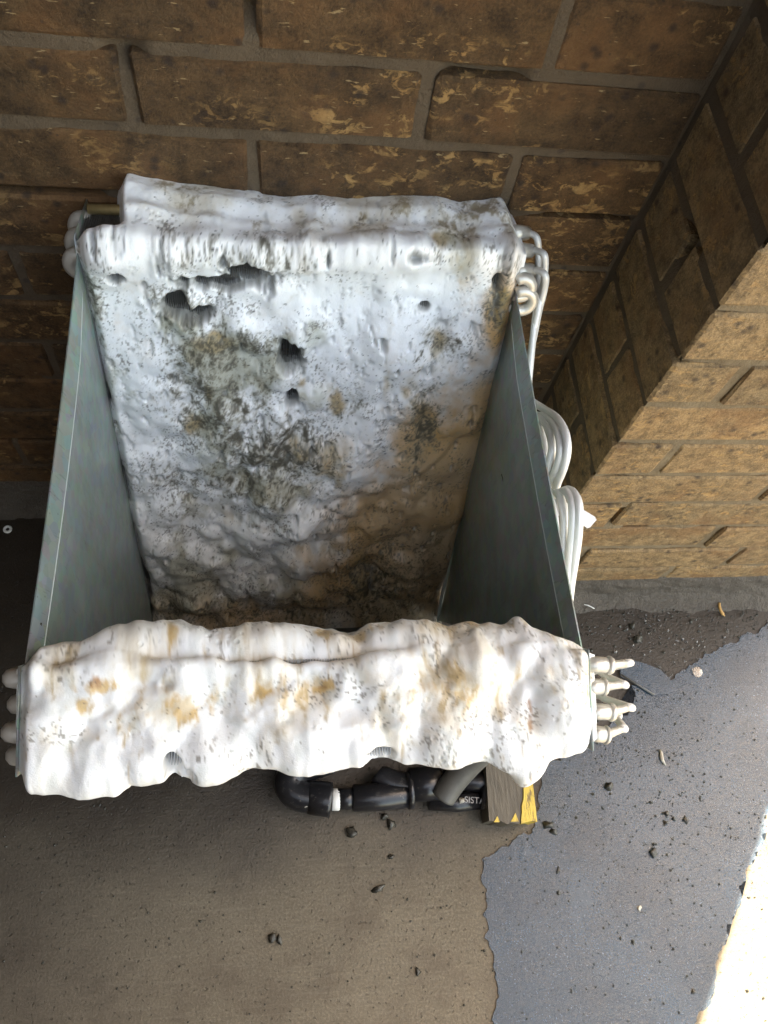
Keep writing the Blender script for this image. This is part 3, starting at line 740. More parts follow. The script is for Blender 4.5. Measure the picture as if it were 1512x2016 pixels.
    grime = np.clip(fb([(400, 720, 110, 190, .8), (500, 930, 170, 60, .8), (360, 600, 75, 60, 1.), (440, 665, 140, 45, 1.), (440, 780, 130, 150, .85), (545, 870, 130, 80, 1.05), (560, 700, 60, 70, .6), (690, 780, 60, 50, .7), (380, 1180, 130, 60, .7), (560, 1190, 240, 40, .6), (730, 1140, 110, 90, .85), (860, 670, 60, 60, .8), (830, 830, 50, 110, .9), (880, 480, 50, 26, .8), (190, 600, 30, 150, .75), (480, 500, 170, 40, .6), (980, 570, 30, 90, .8), (620, 1000, 170, 70, .45), (340, 950, 70, 200, .5)]), 0, 1.1)
    col = lerpcol(col, .85 * sstep(.42, .62, m3 * .5 + m1 * .35 + olive * .40 - .12 + .24 * grime * m2), (.43, .43, .34))
    brown = fb([(150, 480, 2, 2, .0), (880, 990, 110, 230, 1.05), (770, 1130, 130, 120, .95), (940, 820, 45, 120, .8), (830, 860, 60, 90, .75), (760, 1020, 110, 110, .8), (870, 960, 110, 160, .6), (700, 1130, 100, 90, .75), (980, 600, 30, 90, .75), (950, 760, 40, 100, .4), (900, 1100, 90, 90, .5), (500, 1200, 250, 50, .45), (700, 900, 120, 60, .25)])
    col = lerpcol(col, sstep(.16, .62, brown * .85 + m1 * .50 - .12) * (.74 + .35 * m3), (.62, .385, .155))
    low = sstep(.36, .05, Sx) * .35 + .3 * sstep(0, X1, U) * sstep(.45, .2, Sx); col = lerpcol(col, low * (.4 + .9 * fbm(U * 20, Sx * 20, 82, 3)), (.50, .43, .31))
    ochre = fb([(425, 655, 55, 22, .9), (378, 825, 22, 26, .8), (600, 870, 60, 40, .6), (412, 750, 10, 30, .7), (868, 480, 22, 18, .9), (860, 655, 40, 40, .5), (665, 790, 25, 45, .55), (640, 625, 40, 14, .5), (980, 590, 22, 60, .7), (520, 640, 40, 15, .4), (370, 500, 20, 25, .5), (710, 1110, 30, 70, .5), (595, 745, 20, 20, .6), (925, 870, 60, 90, .35)])
    col = lerpcol(col, stain(ochre, fbm(U * 85, Sx * 50, 67, 4), .58, .95) * .85, (.40, .27, .09))
    sides = sstep(-.012, .03, top); col = lerpcol(col, sides * .70 * sstep(.36, .66, m1 * .6 + .4 * m3), (.62, .56, .44)); col = lerpcol(col, sides * .8 * sstep(.56, .68, m2 * .5 + .5 * m1 + .06 * sstep(0, X1, U)), (.28, .22, .12))
    col = lerpcol(col, sstep(.46, .62, m2 * .62 + grime * .34 + .14 * m1 - .06) * sstep(.1, .3, grime) * .60, (.33, .30, .21))
    col = lerpcol(col, sstep(.56, .70, m2 * .74 + grime * .28 + .10 * m1 - .05) * .88, (.085, .076, .055))
    spk = sstep(.60, .68, fbm(U * 620, Sx * 430, 521, 2, .6)) * sstep(.42, .6, fbm(U * 60, Sx * 60, 523, 3) * .7 + .26 * np.clip(grime + .4 * brown, 0, 1)); col = lerpcol(col, spk * .7, (.12, .10, .07))
    dirt = fb([(540, 870, 110, 55, 1.), (540, 935, 60, 18, 1.3), (380, 830, 40, 40, 1.), (430, 660, 110, 40, .9), (360, 590, 70, 40, .9), (350, 790, 60, 160, .55), (600, 650, 30, 40, .6), (690, 760, 40, 30, .8), (860, 670, 50, 50, .6), (720, 1130, 120, 90, .9), (420, 1160, 120, 70, .8), (600, 1190, 260, 45, .75), (770, 830, 40, 80, .5), (205, 480, 40, 60, .7), (200, 640, 25, 100, .55), (980, 560, 30, 90, .6), (840, 505, 70, 14, .9), (500, 500, 160, 30, .5), (880, 1080, 60, 60, .6), (320, 1000, 50, 150, .45)])
    dens = .07 + 1.0 * dirt * sstep(.30, .6, fbm(U * 35, Sx * 35, 73, 3)) + .10 * sstep(.5, .7, big)
    dens = dens * (1 - .75 * fb([(720, 560, 180, 100, 1), (260, 760, 60, 200, .7), (620, 1020, 60, 40, .6)]))
    fk = flecks(U, Sx, dens, 91)
    col = lerpcol(col, np.clip(fk, 0, .93), (.055, .052, .042))
    fk2 = flecks(U + .4, Sx + .2, dens * .7 + .02, 191, (.0024, .0030)); col = lerpcol(col, np.clip(fk2 * .7, 0, .8), (.16, .15, .12))
    col = lerpcol(col, bub * .45, (.36, .38, .36))
    thin = sstep(.08, .42, bare) * (1 - gap); col = lerpcol(col, thin * .8, (.27, .27, .25))
    col *= (.93 + .14 * fbm(U * 60, Sx * 45, 79, 3))[..., None]
    ny_, nx_ = U.shape; i = np.arange((ny_ - 1) * (nx_ - 1)); r = i // (nx_ - 1); c = i % (nx_ - 1); a = r * nx_ + c
    F = np.stack([a, a + 1, a + 1 + nx_, a + nx_], 1)
    hid = (h < -.004).ravel(); F = F[~(hid[F].all(1))]
    o = fast_mesh('foam_layer', P.reshape(-1, 3), F, MFO, coil, True, col.reshape(-1, 3)); o['label'] = 'thick white foam speckled with dirt over the rear slab'
    return o
rear_foam()

def front_foam():
    step = .00105
    IN, OUT = .075, .075                            # run down the inner face, and down the outer face
    us = np.arange(X0 - .004, X1 + .010, step); ss = np.arange(-IN, T_ + OUT, step)
    U, Sx = np.meshgrid(us, ss)
    d, n = F_.d, F_.n                               # s<0 inner face (distance down), 0..T_ top edge, >T_ outer face
    def tp(px, py): return F_.hit_top(px, py)
    w1 = fbm(U * 18, Sx * 16, 101, 3) - .5; w2 = fbm(U * 42 + 5, Sx * 36, 108, 3) - .5; w3 = fbm(U * 95, Sx * 60, 118, 3) - .5
    h = .010 + .012 * w1 + .004 * w2 + .0012 * w3
    PXM = .61 / FPX
    def u_of(px, py=1400): return tp(px, py)[0]
    # outer bulge from the outline of the lower edge in the photo
    ox = [44, 60, 95, 150, 240, 262, 300, 325, 334, 352, 385, 430, 462, 540, 590, 650, 702, 722, 760, 800, 860, 920, 1000, 1022, 1060, 1086, 1105, 1140, 1162, 1175]
    oy = [1480, 1515, 1548, 1554, 1546, 1512, 1506, 1514, 1488, 1486, 1505, 1519, 1502, 1496, 1490, 1490, 1500, 1474, 1476, 1492, 1480, 1496, 1506, 1530, 1542, 1512, 1495, 1478, 1440, 1420]
    base_y = np.interp(ox, [43, 1163], [1514, 1470])
    bo = (np.array(oy) - base_y) * PXM
    BO = np.interp(U, [u_of(x, y) for x, y in zip(ox, oy)], bo)
    ix = [50, 95, 150, 230, 300, 345, 380, 410, 460, 520, 560, 640, 700, 760, 820, 870, 900, 940, 980, 1040, 1072, 1100, 1140, 1160]
    iy = [1300, 1276, 1262, 1250, 1240, 1226, 1232, 1245, 1232, 1228, 1236, 1243, 1240, 1236, 1232, 1224, 1230, 1234, 1230, 1232, 1248, 1272, 1290, 1292]
    base_i = np.interp(ix, [50, 1150], [1305, 1286]); bi = (base_i - np.array(iy)) * PXM * .86
    BI = np.interp(U, [u_of(x, y) for x, y in zip(ix, iy)], bi)
    inner = sstep(.002, -.016, Sx); outer = sstep(T_ - .006, T_ + .012, Sx)
    topm = 1 - np.maximum(inner, outer)
    h = h * topm + inner * (BI + .002 + .004 * w3 + .0045 * w2) * np.exp(-np.clip(-Sx - .020, 0, 1) / .05) + outer * (BO + .0015 * w3)
    # seam of bare fins along the inner edge
    seam = np.exp(-((Sx + .001 + .004 * w2) / .0035) ** 2)
    seam_u = blobs(U, Sx * 0, [(u_of(x), 0, rx, 1, a) for x, rx, a in ((345, .022, 1), (500, .035, 1.1), (590, .02, 1.), (680, .03, .9), (115, .02, .9), (1140, .010, 1.2), (400, .01, .7), (760, .02, .6))])
    h -= seam * np.clip(seam_u, 0, 1) * .0125 
    h -= seam * .003
    # lumps on the top edge from the photo
    def fb(lst):
        o = []
        for (px, py, rx, ry, a) in lst:
            x, s_ = tp(px, py); o.append((x, s_, rx * PXM, ry * PXM, a))
        return blobs(U, Sx, o)
    h += fb([(250, 1275, 60, 25, .008), (100, 1400, 50, 70, .003), (340, 1240, 30, 15, .006), (560, 1275, 40, 16, .006), (150, 1500, 90, 40, .007), (420, 1480, 50, 30, .008), (620, 1440, 80, 30, .005), (900, 1440, 60, 40, .006), (1040, 1500, 50, 30, .008), (700, 1470, 40, 25, .006), (1110, 1400, 40, 70, .005), (820, 1270, 60, 25, .006), (960, 1250, 60, 25, .007), (300, 1480, 50, 25, .006), (530, 1400, 40, 40, .003), (880, 1260, 30, 30, .004)])
    h -= fb([(290, 1345, 30, 12, .006), (328, 1347, 12, 6, .009), (1040, 1370, 15, 50, .005), (640, 1300, 60, 8, .002), (700, 1350, 20, 40, .004), (450, 1400, 20, 50, .003), (820, 1400, 15, 60, .004), (960, 1440, 12, 60, .004), (1128, 1440, 12, 20, .003)])
    r0 = random.Random(31); its = []
    for i in range(210):
        r1 = r0.choice((.006, .008, .011, .015, .020, .026)); its.append((r0.uniform(X0, X1), r0.uniform(-.06, T_ + .03), r1 * r0.uniform(.85, 1.5), r1 * r0.uniform(.8, 1.15), r1 * r0.uniform(.2, .46), r0.uniform(-.6, .6)))
    wu_ = U + .006 * (fbm(U * 60, Sx * 60, 431, 3) - .5) * 2; wv_ = Sx + .006 * (fbm(U * 60, Sx * 60, 441, 3) - .5) * 2
    dm = domes(wu_, wv_, step, us[0], ss[0], its); h += dm * .95 - .004
    its = []
    for i in range(1100):
        r1 = r0.choice((.0025, .0035, .005, .007)); its.append((r0.uniform(X0, X1), r0.uniform(-.06, T_ + .04), r1 * r0.uniform(.8, 1.5), r1 * r0.uniform(.8, 1.2), r1 * r0.uniform(.18, .42), r0.uniform(-.5, .5)))
    h += domes(wu_, wv_, step, us[0], ss[0], its, 700.) * (.25 + .5 * sstep(.4, .6, fbm(U * 25, Sx * 25, 451, 2))) + .0010 * (fbm(U * 260, Sx * 90, 461, 2) - .5)
    h = blur(h, 3); h -= outer * .009 + inner * .003
    # drip bottoms on the outer face
    drop = np.interp(U, [u_of(x) for x in ox], np.clip((np.array(oy) - base_y) / 40., .0, 1.) * .05 + .012)
    cut = sstep(drop, drop + .008, Sx - T_ + .006 * w2)
    h = h - cut * (.02 + np.abs(h))
    hole = fb([(345, 1488, 18, 16, 1.4), (370, 1494, 20, 9, 1.3), (740, 1474, 32, 13, 1.4), (765, 1480, 10, 7, 1.), (640, 1496, 20, 3, .9), (270, 1508, 8, 4, 1.)]) + .4 * w3
    h = h * (1 - sstep(.35, .75, hole)) - .008 * sstep(.6, .8, hole)
    fade = sstep(-IN + .02, -IN, Sx); h -= fade * .03
    endl = sstep(X0 + .010, X0 - .004, U); h = h * (1 - endl) - .001 * endl
    # right end bulges round the fin stack
    endr = sstep(X1 - .008, X1 + .010, U); h = h * (1 - endr) - .004 * endr
    bub = np.zeros_like(U); r_ = random.Random(9)
    for i in range(70):
        bx = r_.uniform(X0, X1); bl = r_.uniform(-.03, T_); br = r_.choice((.0014, .0018, .0024, .003, .0045))
        iu = int((bx - us[0]) / step); il = int((bl - ss[0]) / step); k = int(br / step) + 2
        sl_ = (slice(max(il - k, 0), il + k + 1), slice(max(iu - k, 0), iu + k + 1))
        dd = np.sqrt((U[sl_] - bx) ** 2 + (Sx[sl_] - bl) ** 2) / br; bub[sl_] = np.maximum(bub[sl_], np.clip(1 - dd ** 2, 0, 1) * r_.choice((.2, .35, .6)))
    h -= bub * .0008
    pos = np.zeros(U.shape + (3,)); nrm = np.zeros_like(pos)
    b1 = sstep(-.018, .018, Sx); b2 = sstep(T_ - .022, T_ + .018, Sx)
    for q in range(3):
        pos[..., q] = np.where(Sx < 0, d[q] * (L_ + Sx), np.where(Sx < T_, d[q] * L_ - n[q] * Sx, d[q] * (L_ - (Sx - T_)) - n[q] * T_))
        nrm[..., q] = n[q] * (1 - b1) + d[q] * (b1 - b2) - n[q] * b2
    nrm /= np.linalg.norm(nrm, axis=-1, keepdims=True)
    P = pos + nrm * h[..., None]; P[..., 0] += U + .002 * w2
    col = np.ones(U.shape + (3,)) * np.array([.78, .775, .76])
    och = fb([(370, 1390, 45, 26, .9), (205, 1350, 40, 12, .9), (165, 1385, 25, 20, .7), (250, 1390, 30, 60, .3), (525, 1355, 25, 18, .8), (630, 1350, 35, 16, .8), (590, 1370, 60, 25, .4), (640, 1260, 25, 16, .8), (335, 1288, 14, 14, .8), (880, 1350, 80, 40, .45), (1020, 1330, 30, 30, .5), (560, 1300, 80, 8, .4), (420, 1360, 25, 25, .5), (910, 1375, 14, 30, .5), (720, 1260, 40, 14, .5), (950, 1245, 60, 15, .5), (250, 1480, 14, 22, .25), (280, 1385, 8, 20, .5)])
    mu = U + .008 * (fbm(U * 50, Sx * 50, 601, 3) - .5); mv = Sx + .010 * (fbm(U * 50, Sx * 50, 603, 3) - .5)
    m1 = fbm(mu * 42, mv * 36, 605, 5, .6); m2 = fbm(mu * 210, mv * 80, 607, 4, .62)
    band = sstep(.062, .035, Sx)
    col = lerpcol(col, .62 * sstep(.42, .74, m1 * .8 + .30 * band * m2 + .26 * och), (.60, .51, .36))
    col = lerpcol(col, .85 * sstep(.46, .70, och * .50 + m2 * .62 + m1 * .30 - .12), (.52, .34, .11))
    col = lerpcol(col, .55 * sstep(.62, .76, m2 * .65 + m1 * .32 + .08 * band), (.40, .32, .20))
    spk = sstep(.64, .71, fbm(U * 620, Sx * 520, 621, 2, .6)) * sstep(.52, .66, fbm(U * 50, Sx * 50, 623, 3) + .12 * inner); col = lerpcol(col, spk * .7, (.14, .11, .07))
    tr_ = sstep(.58, .70, fbm(U * 95, Sx * 80, 631, 3)) * .35; col = lerpcol(col, tr_, (.58, .60, .56))
    red = fb([(195, 1345, 25, 14, .8), (1035, 1385, 10, 50, 1.), (1040, 1345, 14, 20, .8), (635, 1352, 18, 8, .7), (960, 1300, 25, 10, .6), (690, 1280, 20, 8, .5), (860, 1290, 30, 8, .4), (500, 1235, 30, 10, .5)])
    col = lerpcol(col, sstep(.55, .75, red * .42 + m2 * .6) * .85, (.33, .17, .07))
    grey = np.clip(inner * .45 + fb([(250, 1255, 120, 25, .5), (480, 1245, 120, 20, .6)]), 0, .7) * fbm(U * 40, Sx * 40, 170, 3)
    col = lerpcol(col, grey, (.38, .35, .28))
    dens = .06 + .35 * inner + .4 * np.clip(och, 0, 1) * .5 + .25 * blobs(U, Sx, [(X0 + .33, .02, .06, .02, 1), (X0 + .36, .05, .02, .03, .6)])
    fk = flecks(U, Sx, dens * .7, 291, (.0018, .0026), .2); col = lerpcol(col, np.clip(fk * .85, 0, .85), (.13, .10, .06))
    col = lerpcol(col, bub * .35, (.42, .43, .40))
    col *= (.95 + .1 * fbm(U * 60, Sx * 45, 179, 3))[..., None]
    ny_, nx_ = U.shape; i = np.arange((ny_ - 1) * (nx_ - 1)); r = i // (nx_ - 1); c = i % (nx_ - 1); a = r * nx_ + c
    F = np.stack([a, a + 1, a + 1 + nx_, a + nx_], 1); hid = (h < -.0035).ravel(); F = F[~(hid[F].all(1))]
    o = fast_mesh('foam_layer', P.reshape(-1, 3), F, MFO, coil, True, col.reshape(-1, 3)); o['label'] = 'bright white dripping foam rolled over the top of the front slab'
front_foam()

# ------------------------------------------------------------------ tubing on the right end
def xp(px, py, x):                                 # photo pixel on the plane x = const of the coil, coil-local coordinates
    d = CR.T @ ray(px, py); o = CR.T @ (CAM - COIL); return o + d * ((x - o[0]) / d[0])
def at_l(px, py, z):                               # photo pixel at world height z -> coil local
    return toloc(on_plane(px, py, 2, z))
# front stubs (px at plate, px at stub end, tip)
FS = [((1150, 1307), (1199, 1310), (1236, 1305)), ((1152, 1352), (1188, 1352), (1228, 1347)), ((1156, 1400), (1203, 1402), (1240, 1392)), ((1160, 1443), (1193, 1447), (1228, 1433))]
for i, (a, b, c_) in enumerate(FS):
    z = .600 - .008 * i
    A = at_l(*a, z); B = at_l(*b, z - .002); T = at_l(*c_, z - .006)
    tube('header_stub', [A, A * .5 + B * .5, B, B * .97 + T * .03, B * .5 + T * .5, T * .9 + B * .1], [.0058, .0061, .0058, .0038, .0030, .0029], MBEND, coil, 14)
    tube('solder_collar', [B * 1.12 - A * .12, B * 1.0, B * .88 + A * .12], [.0060, .0070, .0060], MBEND, coil, 14)
    # thin tube bends sharply at the tip and runs back down towards the plate
    e = [(1120, 1352), (1150, 1345), (1165, 1395), (1200, 1408)][i] if False else None
    zz = z - .006
    nxt = [(1128, 1330), (1160, 1318), (1155, 1365), (1204, 1402)][i]
    Q1 = at_l(c_[0] + 1, c_[1] + 1, zz - .012); Q2 = at_l((c_[0] + nxt[0]) / 2, (c_[1] + nxt[1]) / 2, zz - .05); Q3 = at_l(nxt[0], nxt[1], zz - .09)
    tube('capillary_tube', [B * .1 + T * .9, T, Q1, Q2, Q3, Q3 + np.array([-.03, .02, -.09])], .0030, MTUBE, coil, 10, 6)
# rear stubs and their thin tubes
RS = [((1012, 457), (1036, 459), [(1048, 461), (1058, 472), (1060, 500), (1059, 540), (1058, 590), (1052, 640), (1046, 700), (1040, 760)], .575),
      ((1014, 492), (1044, 494), [(1058, 494), (1072, 503), (1073, 530), (1068, 570), (1060, 610), (1050, 660), (1043, 720), (1040, 780)], .567),
      ((1015, 533), (1046, 533), [(1062, 533), (1074, 544), (1072, 570), (1062, 610), (1052, 660), (1042, 710), (1038, 770)], .557)]
for i, (a, b, pth, z) in enumerate(RS):
    xb = X1 + .004
    A = xp(a[0], a[1], X1 - .002); B = A + np.array([.016, 0, 0])
    d_ = xp(b[0], b[1], X1 + .016); B = d_
    tube('header_stub', [A, A * .5 + B * .5, B, B + (B - A) * .15], [.0066, .0070, .0066, .0042], MBEND, coil, 14)
    P = [B] + [xp(q[0], q[1], X1 + .020 + .004 * min(k, 2) - .0018 * max(0, k - 3)) for k, q in enumerate(pth)]
    tube('capillary_tube', P, .0032, MTUBE, coil, 10, 6)
# return rings behind the plate edge at the right
def ring_bend(px, py, x, R, r, a0=-120, a1=130):
    c0 = xp(px, py, x); P = []
    for k in range(15):
        a = math.radians(a0 + (a1 - a0) * k / 14); P.append(c0 + np.array([R * math.cos(a), 0, 0]) + R_.d * (R * math.sin(a)))
    tube('return_bend', P, r, MBEND, coil, 12)
ring_bend(1027, 592, X1 + .008, .0105, .0056); ring_bend(1026, 566, X1 + .005, .0095, .0056)
# upper loops of white capillary tube
for i, pth in enumerate(([(1030, 770), (1048, 790), (1072, 806), (1095, 822), (1112, 850), (1117, 885), (1110, 920), (1098, 950), (1088, 985), (1075, 1010)],
                         [(1035, 800), (1052, 816), (1070, 820), (1090, 836), (1101, 862), (1103, 890), (1096, 920), (1082, 950), (1072, 975), (1060, 1000)],
                         [(1040, 822), (1056, 822), (1072, 832), (1084, 855), (1087, 885), (1080, 915), (1068, 945), (1056, 975)],
                         [(1040, 832), (1052, 832), (1064, 850), (1071, 880), (1070, 905), (1062, 930), (1052, 955)])):
    P = [xp(q[0], q[1], X1 + .022 - .004 * i + .002 * math.sin(k)) for k, q in enumerate(pth)]
    tube('capillary_tube', P, .0036, MTUBE, coil, 10, 8)
# lower bundle
for i, pth in enumerate(([(1075, 1010), (1084, 985), (1095, 971), (1105, 985), (1110, 1010), (1110, 1050), (1108, 1090), (1104, 1130), (1112, 1190)],
                         [(1086, 1000), (1098, 975), (1113, 967), (1125, 985), (1128, 1015), (1126, 1055), (1121, 1100), (1115, 1150), (1112, 1200)],
                         [(1090, 990), (1108, 968), (1124, 966), (1137, 985), (1140, 1015), (1138, 1055), (1132, 1100), (1124, 1150), (1118, 1205)],
                         [(1080, 975), (1090, 1010), (1093, 1045), (1096, 1090), (1102, 1130), (1112, 1180)])):
    x = X1 + .016 + .004 * i if i < 3 else X1 + .006
    P = [xp(q[0], q[1], x) for k, q in enumerate(pth)]
    tube('capillary_tube', P, .0037, MTUBE, coil, 10, 8)
# white paper label looped over the tubes
zl = float((CR @ xp(1125, 1000, X1 + .024) + COIL)[2])
c1 = [at_l(x, y, zl - .004) for x, y in ((1086, 980), (1092, 1012), (1130, 1024), (1134, 997))]
c2 = [at_l(x, y, zl) for x, y in ((1134, 997), (1142, 1000), (1171, 1018), (1174, 1024), (1162, 1038), (1156, 1040), (1130, 1024))]
V = c1 + c2; tn = np.array([.0006, 0, 0]); n = len(V)
o = obj('paper_label', V, [(0, 1, 2, 3), tuple(range(4, 11))], MLABEL, coil); md = o.modifiers.new('s', 'SOLIDIFY'); md.thickness = .0005
o['label'] = 'blank rounded white paper label among the tubes'

# ------------------------------------------------------------------ things under the coil
blk = empty('wooden_block', (0, 0, 0)); tag(blk, 'short dark wooden block with a chipped yellow painted end under the coil', 'block')
zt = .044
A = on_plane(973, 1528, 2, zt); B = on_plane(1044, 1530, 2, zt); Cc = on_plane(1040, 1620, 2, zt); Dd = on_plane(963, 1616, 2, zt); B2 = on_plane(1053, 1531, 2, zt); C2 = on_plane(1057, 1618, 2, zt); B1 = on_plane(1030, 1530, 2, zt); C1 = on_plane(1024, 1622, 2, zt)
def prism(name, top, z0, mat, parent, jag=0.):
    n = len(top); Vt = [np.array(p) for p in top]; Vb = [np.array([p[0], p[1], z0]) for p in top]
    return obj(name, Vt + Vb, [tuple(range(n))] + [tuple(reversed(range(n, 2 * n)))] + [(k, k + n, (k + 1) % n + n, (k + 1) % n) for k in range(n)], mat, parent)
up = lambda P, dy: np.array([P[0], P[1] + dy, P[2]])
def jagged(P, Q, n, amp, seed):
    r_ = random.Random(seed); return [P + (Q - P) * (k / n) + np.array([r_.uniform(-amp, amp), r_.uniform(-amp, amp) * 1., 0]) for k in range(1, n)]
jg = jagged(C1, Dd, 7, .0025, 3)
body = [up(A, .18), Dd] + jg[::-1] + [C1] + jagged(C1, up(B1, .0), 8, .0012, 4) + [up(B1, .18)]
prism('block_body', body, .002, MWOODD, blk)
jy = jagged(C1, C2, 4, .002, 5)
sh = np.array([.0012, 0, 0])
yel = [up(B1, .18) + sh, ] + [up(q, 0) + sh for q in jagged(C1, up(B1, .0), 8, .0012, 4)[::-1]] + [C1 + sh] + jy + [C2, up(B2, .18)]
for q in yel: q[2] += .0015
o = prism('painted_edge', yel, .003, MWOODY, blk)
for i, (x, y, s_) in enumerate(((978, 1613, .0040), (1013, 1610, .0055))):
    P = on_plane(x, y, 2, zt + .0008); V = [P + np.array(v) * s_ for v in ((-1, -.8, 0), (.9, -.9, 0), (.4, 1.1, 0))]
    prism('paint_chip', V, zt - .003, MWOODY, blk)
# second timber under the apex carries the coil
bm = bmesh.new(); box_bm(bm, -.54, -.112, -.115, -.025, .002, .0395); bmesh.ops.bevel(bm, geom=list(bm.edges), offset=.003, segments=1, affect='EDGES')
tag(bmobj('timber_rail', bm, MWOODD), 'low timber lying hidden under the bottom edge of the coil', 'timber')

dr = empty('drain_pipe', (0, 0, 0)); tag(dr, 'black plastic drain pipe trap lying on the floor under the coil', 'pipe')
zc = .022
def dp(px, py, z=zc): return on_plane(px, py, 2, z)
tube('elbow', [dp(650, 1492), dp(612, 1506), dp(586, 1517), dp(571, 1536), dp(576, 1556), dp(596, 1567), dp(616, 1570)], .0205, MPVC, dr, 20, 6)
tube('socket', [dp(607, 1569), dp(609, 1569), dp(646, 1574), dp(651, 1574.5), dp(652, 1574.6)], [.0200, .0215, .0225, .0222, .018], MPVC, dr, 24)
tube('seal_ring', [dp(653, 1574), dp(655, 1574), dp(667, 1574), dp(669, 1574)], [.0130, .0142, .0142, .0130], MRING, dr, 20)
tube('pipe', [dp(665, 1573), dp(700, 1571)], .0138, MPVC, dr, 18)
tube('socket', [dp(694, 1571), dp(696, 1571), dp(740, 1569), dp(806, 1562), dp(808, 1562)], [.0155, .0175, .0178, .0185, .0180], MPVC, dr, 22)
tube('branch_pipe', [dp(812, 1550), dp(775, 1540), dp(750, 1528), dp(742, 1522)], [.0185, .0165, .0145, .012], MPVC, dr, 20, 4)
tube('band', [dp(801, 1556, .024), dp(810, 1555, .024)], .0245, MPVC, dr, 24)
tube('socket', [dp(806, 1545, .024), dp(865, 1541, .024), dp(868, 1541, .024)], [.0225, .0232, .020], MPVC, dr, 22)
tube('pipe', [dp(845, 1576, .014), dp(900, 1580, .013), dp(950, 1574, .014)], .0125, MPVC, dr, 18)
tube('coupling', [dp(945, 1566, .02), dp(948, 1566, .02), dp(972, 1568, .02), dp(975, 1568, .02)], [.013, .0175, .0175, .014], MPVC, dr, 20)
tube('pipe', [dp(870, 1530, .02), dp(950, 1540, .02), dp(990, 1530, .02)], .014, MPVC, dr, 18)
hs = tube('hose', [dp(960, 1470, .10), dp(930, 1498, .075), dp(905, 1525, .058), dp(885, 1550, .046), dp(872, 1570, .038)], .0165, MHOSE, None, 20, 5)
tag(hs, 'dusty grey rubber hose slanting down over the black drain pipe', 'hose')
blob('dirt_clot', dp(606, 1583, .036), .005, .004, .002, MGRIT, dr, 5)
blob('dirt_clot', dp(909, 1576, .028), .004, .004, .002, MGRIT, dr, 6)
cu = bpy.data.curves.new('print', 'FONT'); cu.body = 'SISTA'; cu.size = .0115; cu.extrude = .0001
to = bpy.data.objects.new('print_tmp', cu); C.objects.link(to)
dg = bpy.context.evaluated_depsgraph_get(); me = bpy.data.meshes.new_from_object(to.evaluated_get(dg)); bpy.data.objects.remove(to)
lt = link('printed_letters', me, MTEXT, dr); P = dp(914, 1580, .0275); lt.location = P; lt.rotation_euler = (0.12, 0, -.12)

# ------------------------------------------------------------------ litter on the floor
wz = .0022
def ring(px, py, R, r, label):
    c0 = fl(px, py, r); P = [c0 + np.array([R * math.cos(a), R * math.sin(a), 0]) for a in np.linspace(0, 2 * math.pi, 25)]
    o = tube('washer', P, r, MRING, None, 8); tag(o, label, 'washer')
ring(15, 1042, .0045, .0020, 'small pale ring shaped washer on the dark floor at far left')
for i, (x, y, rx, ry, rz, lb) in enumerate((
    (692, 1640, .010, .009, .007, 'shiny dark crumpled scrap below the white ring of the drain pipe'),
    (757, 1607, .007, .006, .005, 'upper dark scrap of the pair touching the underside of the drain pipe'),
    (770, 1622, .007, .009, .005, 'lower dark scrap of the pair below the drain pipe'),
    (1079, 1624, .011, .007, .006, 'dark curled scrap right of the yellow ended block'),
    (1090, 1637, .007, .006, .005, 'small dark scrap touching the curled one right of the block'),
    (1287, 1677, .007, .008, .006, 'largest round dark pebble out on the blue puddle'),
    (1303, 1492, .0045, .014, .005, 'long thin dark green scrap standing up the puddle near the tube stubs'),
    (1198, 1548, .007, .008, .007, 'dark round nugget just below the lowest tube stub'),
    (1256, 1258, .010, .008, .005, 'dark wet clump on the brown floor near the column foot'),
    (1245, 1232, .006, .006, .004, 'small dark crumb on the brown floor above the wet clump'),
    (536, 1847, .006, .007, .004, 'left dark chip of a pair on the bare concrete'),
    (550, 1851, .004, .008, .004, 'right dark chip of a pair on the bare concrete'),
    (745, 1750, .011, .005, .003, 'flat dark flake on the bare concrete below the drain pipe'),
    (770, 1687, .006, .004, .003, 'tiny dark flake on the wet streak below the drain pipe'),
    (823, 1913, .004, .006, .003, 'small dark chip on the concrete beside the puddle edge'),
    (1350, 1615, .0045, .0065, .004, 'slim dark grain right of the three pebbles in the puddle'),
    (1310, 1620, .0045, .005, .004, 'lowest of the three small pebbles in the puddle'),
    (1326, 1612, .0038, .004, .004, 'right one of the three small pebbles in the puddle'),
    (1312, 1602, .0042, .0042, .004, 'top one of the three small pebbles in the puddle'),
    (1099, 1744 - 30, .003, .006, .003, 'thin dark sliver on the puddle below the curled scrap'),
    (1258, 1788, .004, .005, .003, 'pale tan chip alone on the lower puddle'),
    (1365, 1952, .0035, .005, .003, 'small dark grain near the sunlit edge of the floor'),
    (1100, 1758, .0035, .0035, .003, 'dark pinhead crumb in the middle of the lower puddle'))):
    mt = MGRIT if ('tan' in lb or 'pale' in lb) else MDEB
    o = blob('debris', fl(x, y, rz * .45), rx * .72, ry * .72, rz * .8, mt, None, i + 3, .42); o.rotation_euler = (0, 0, rnd.uniform(-.4, .4)); tag(o, lb, 'debris', 'loose scraps and pebbles littering the floor')
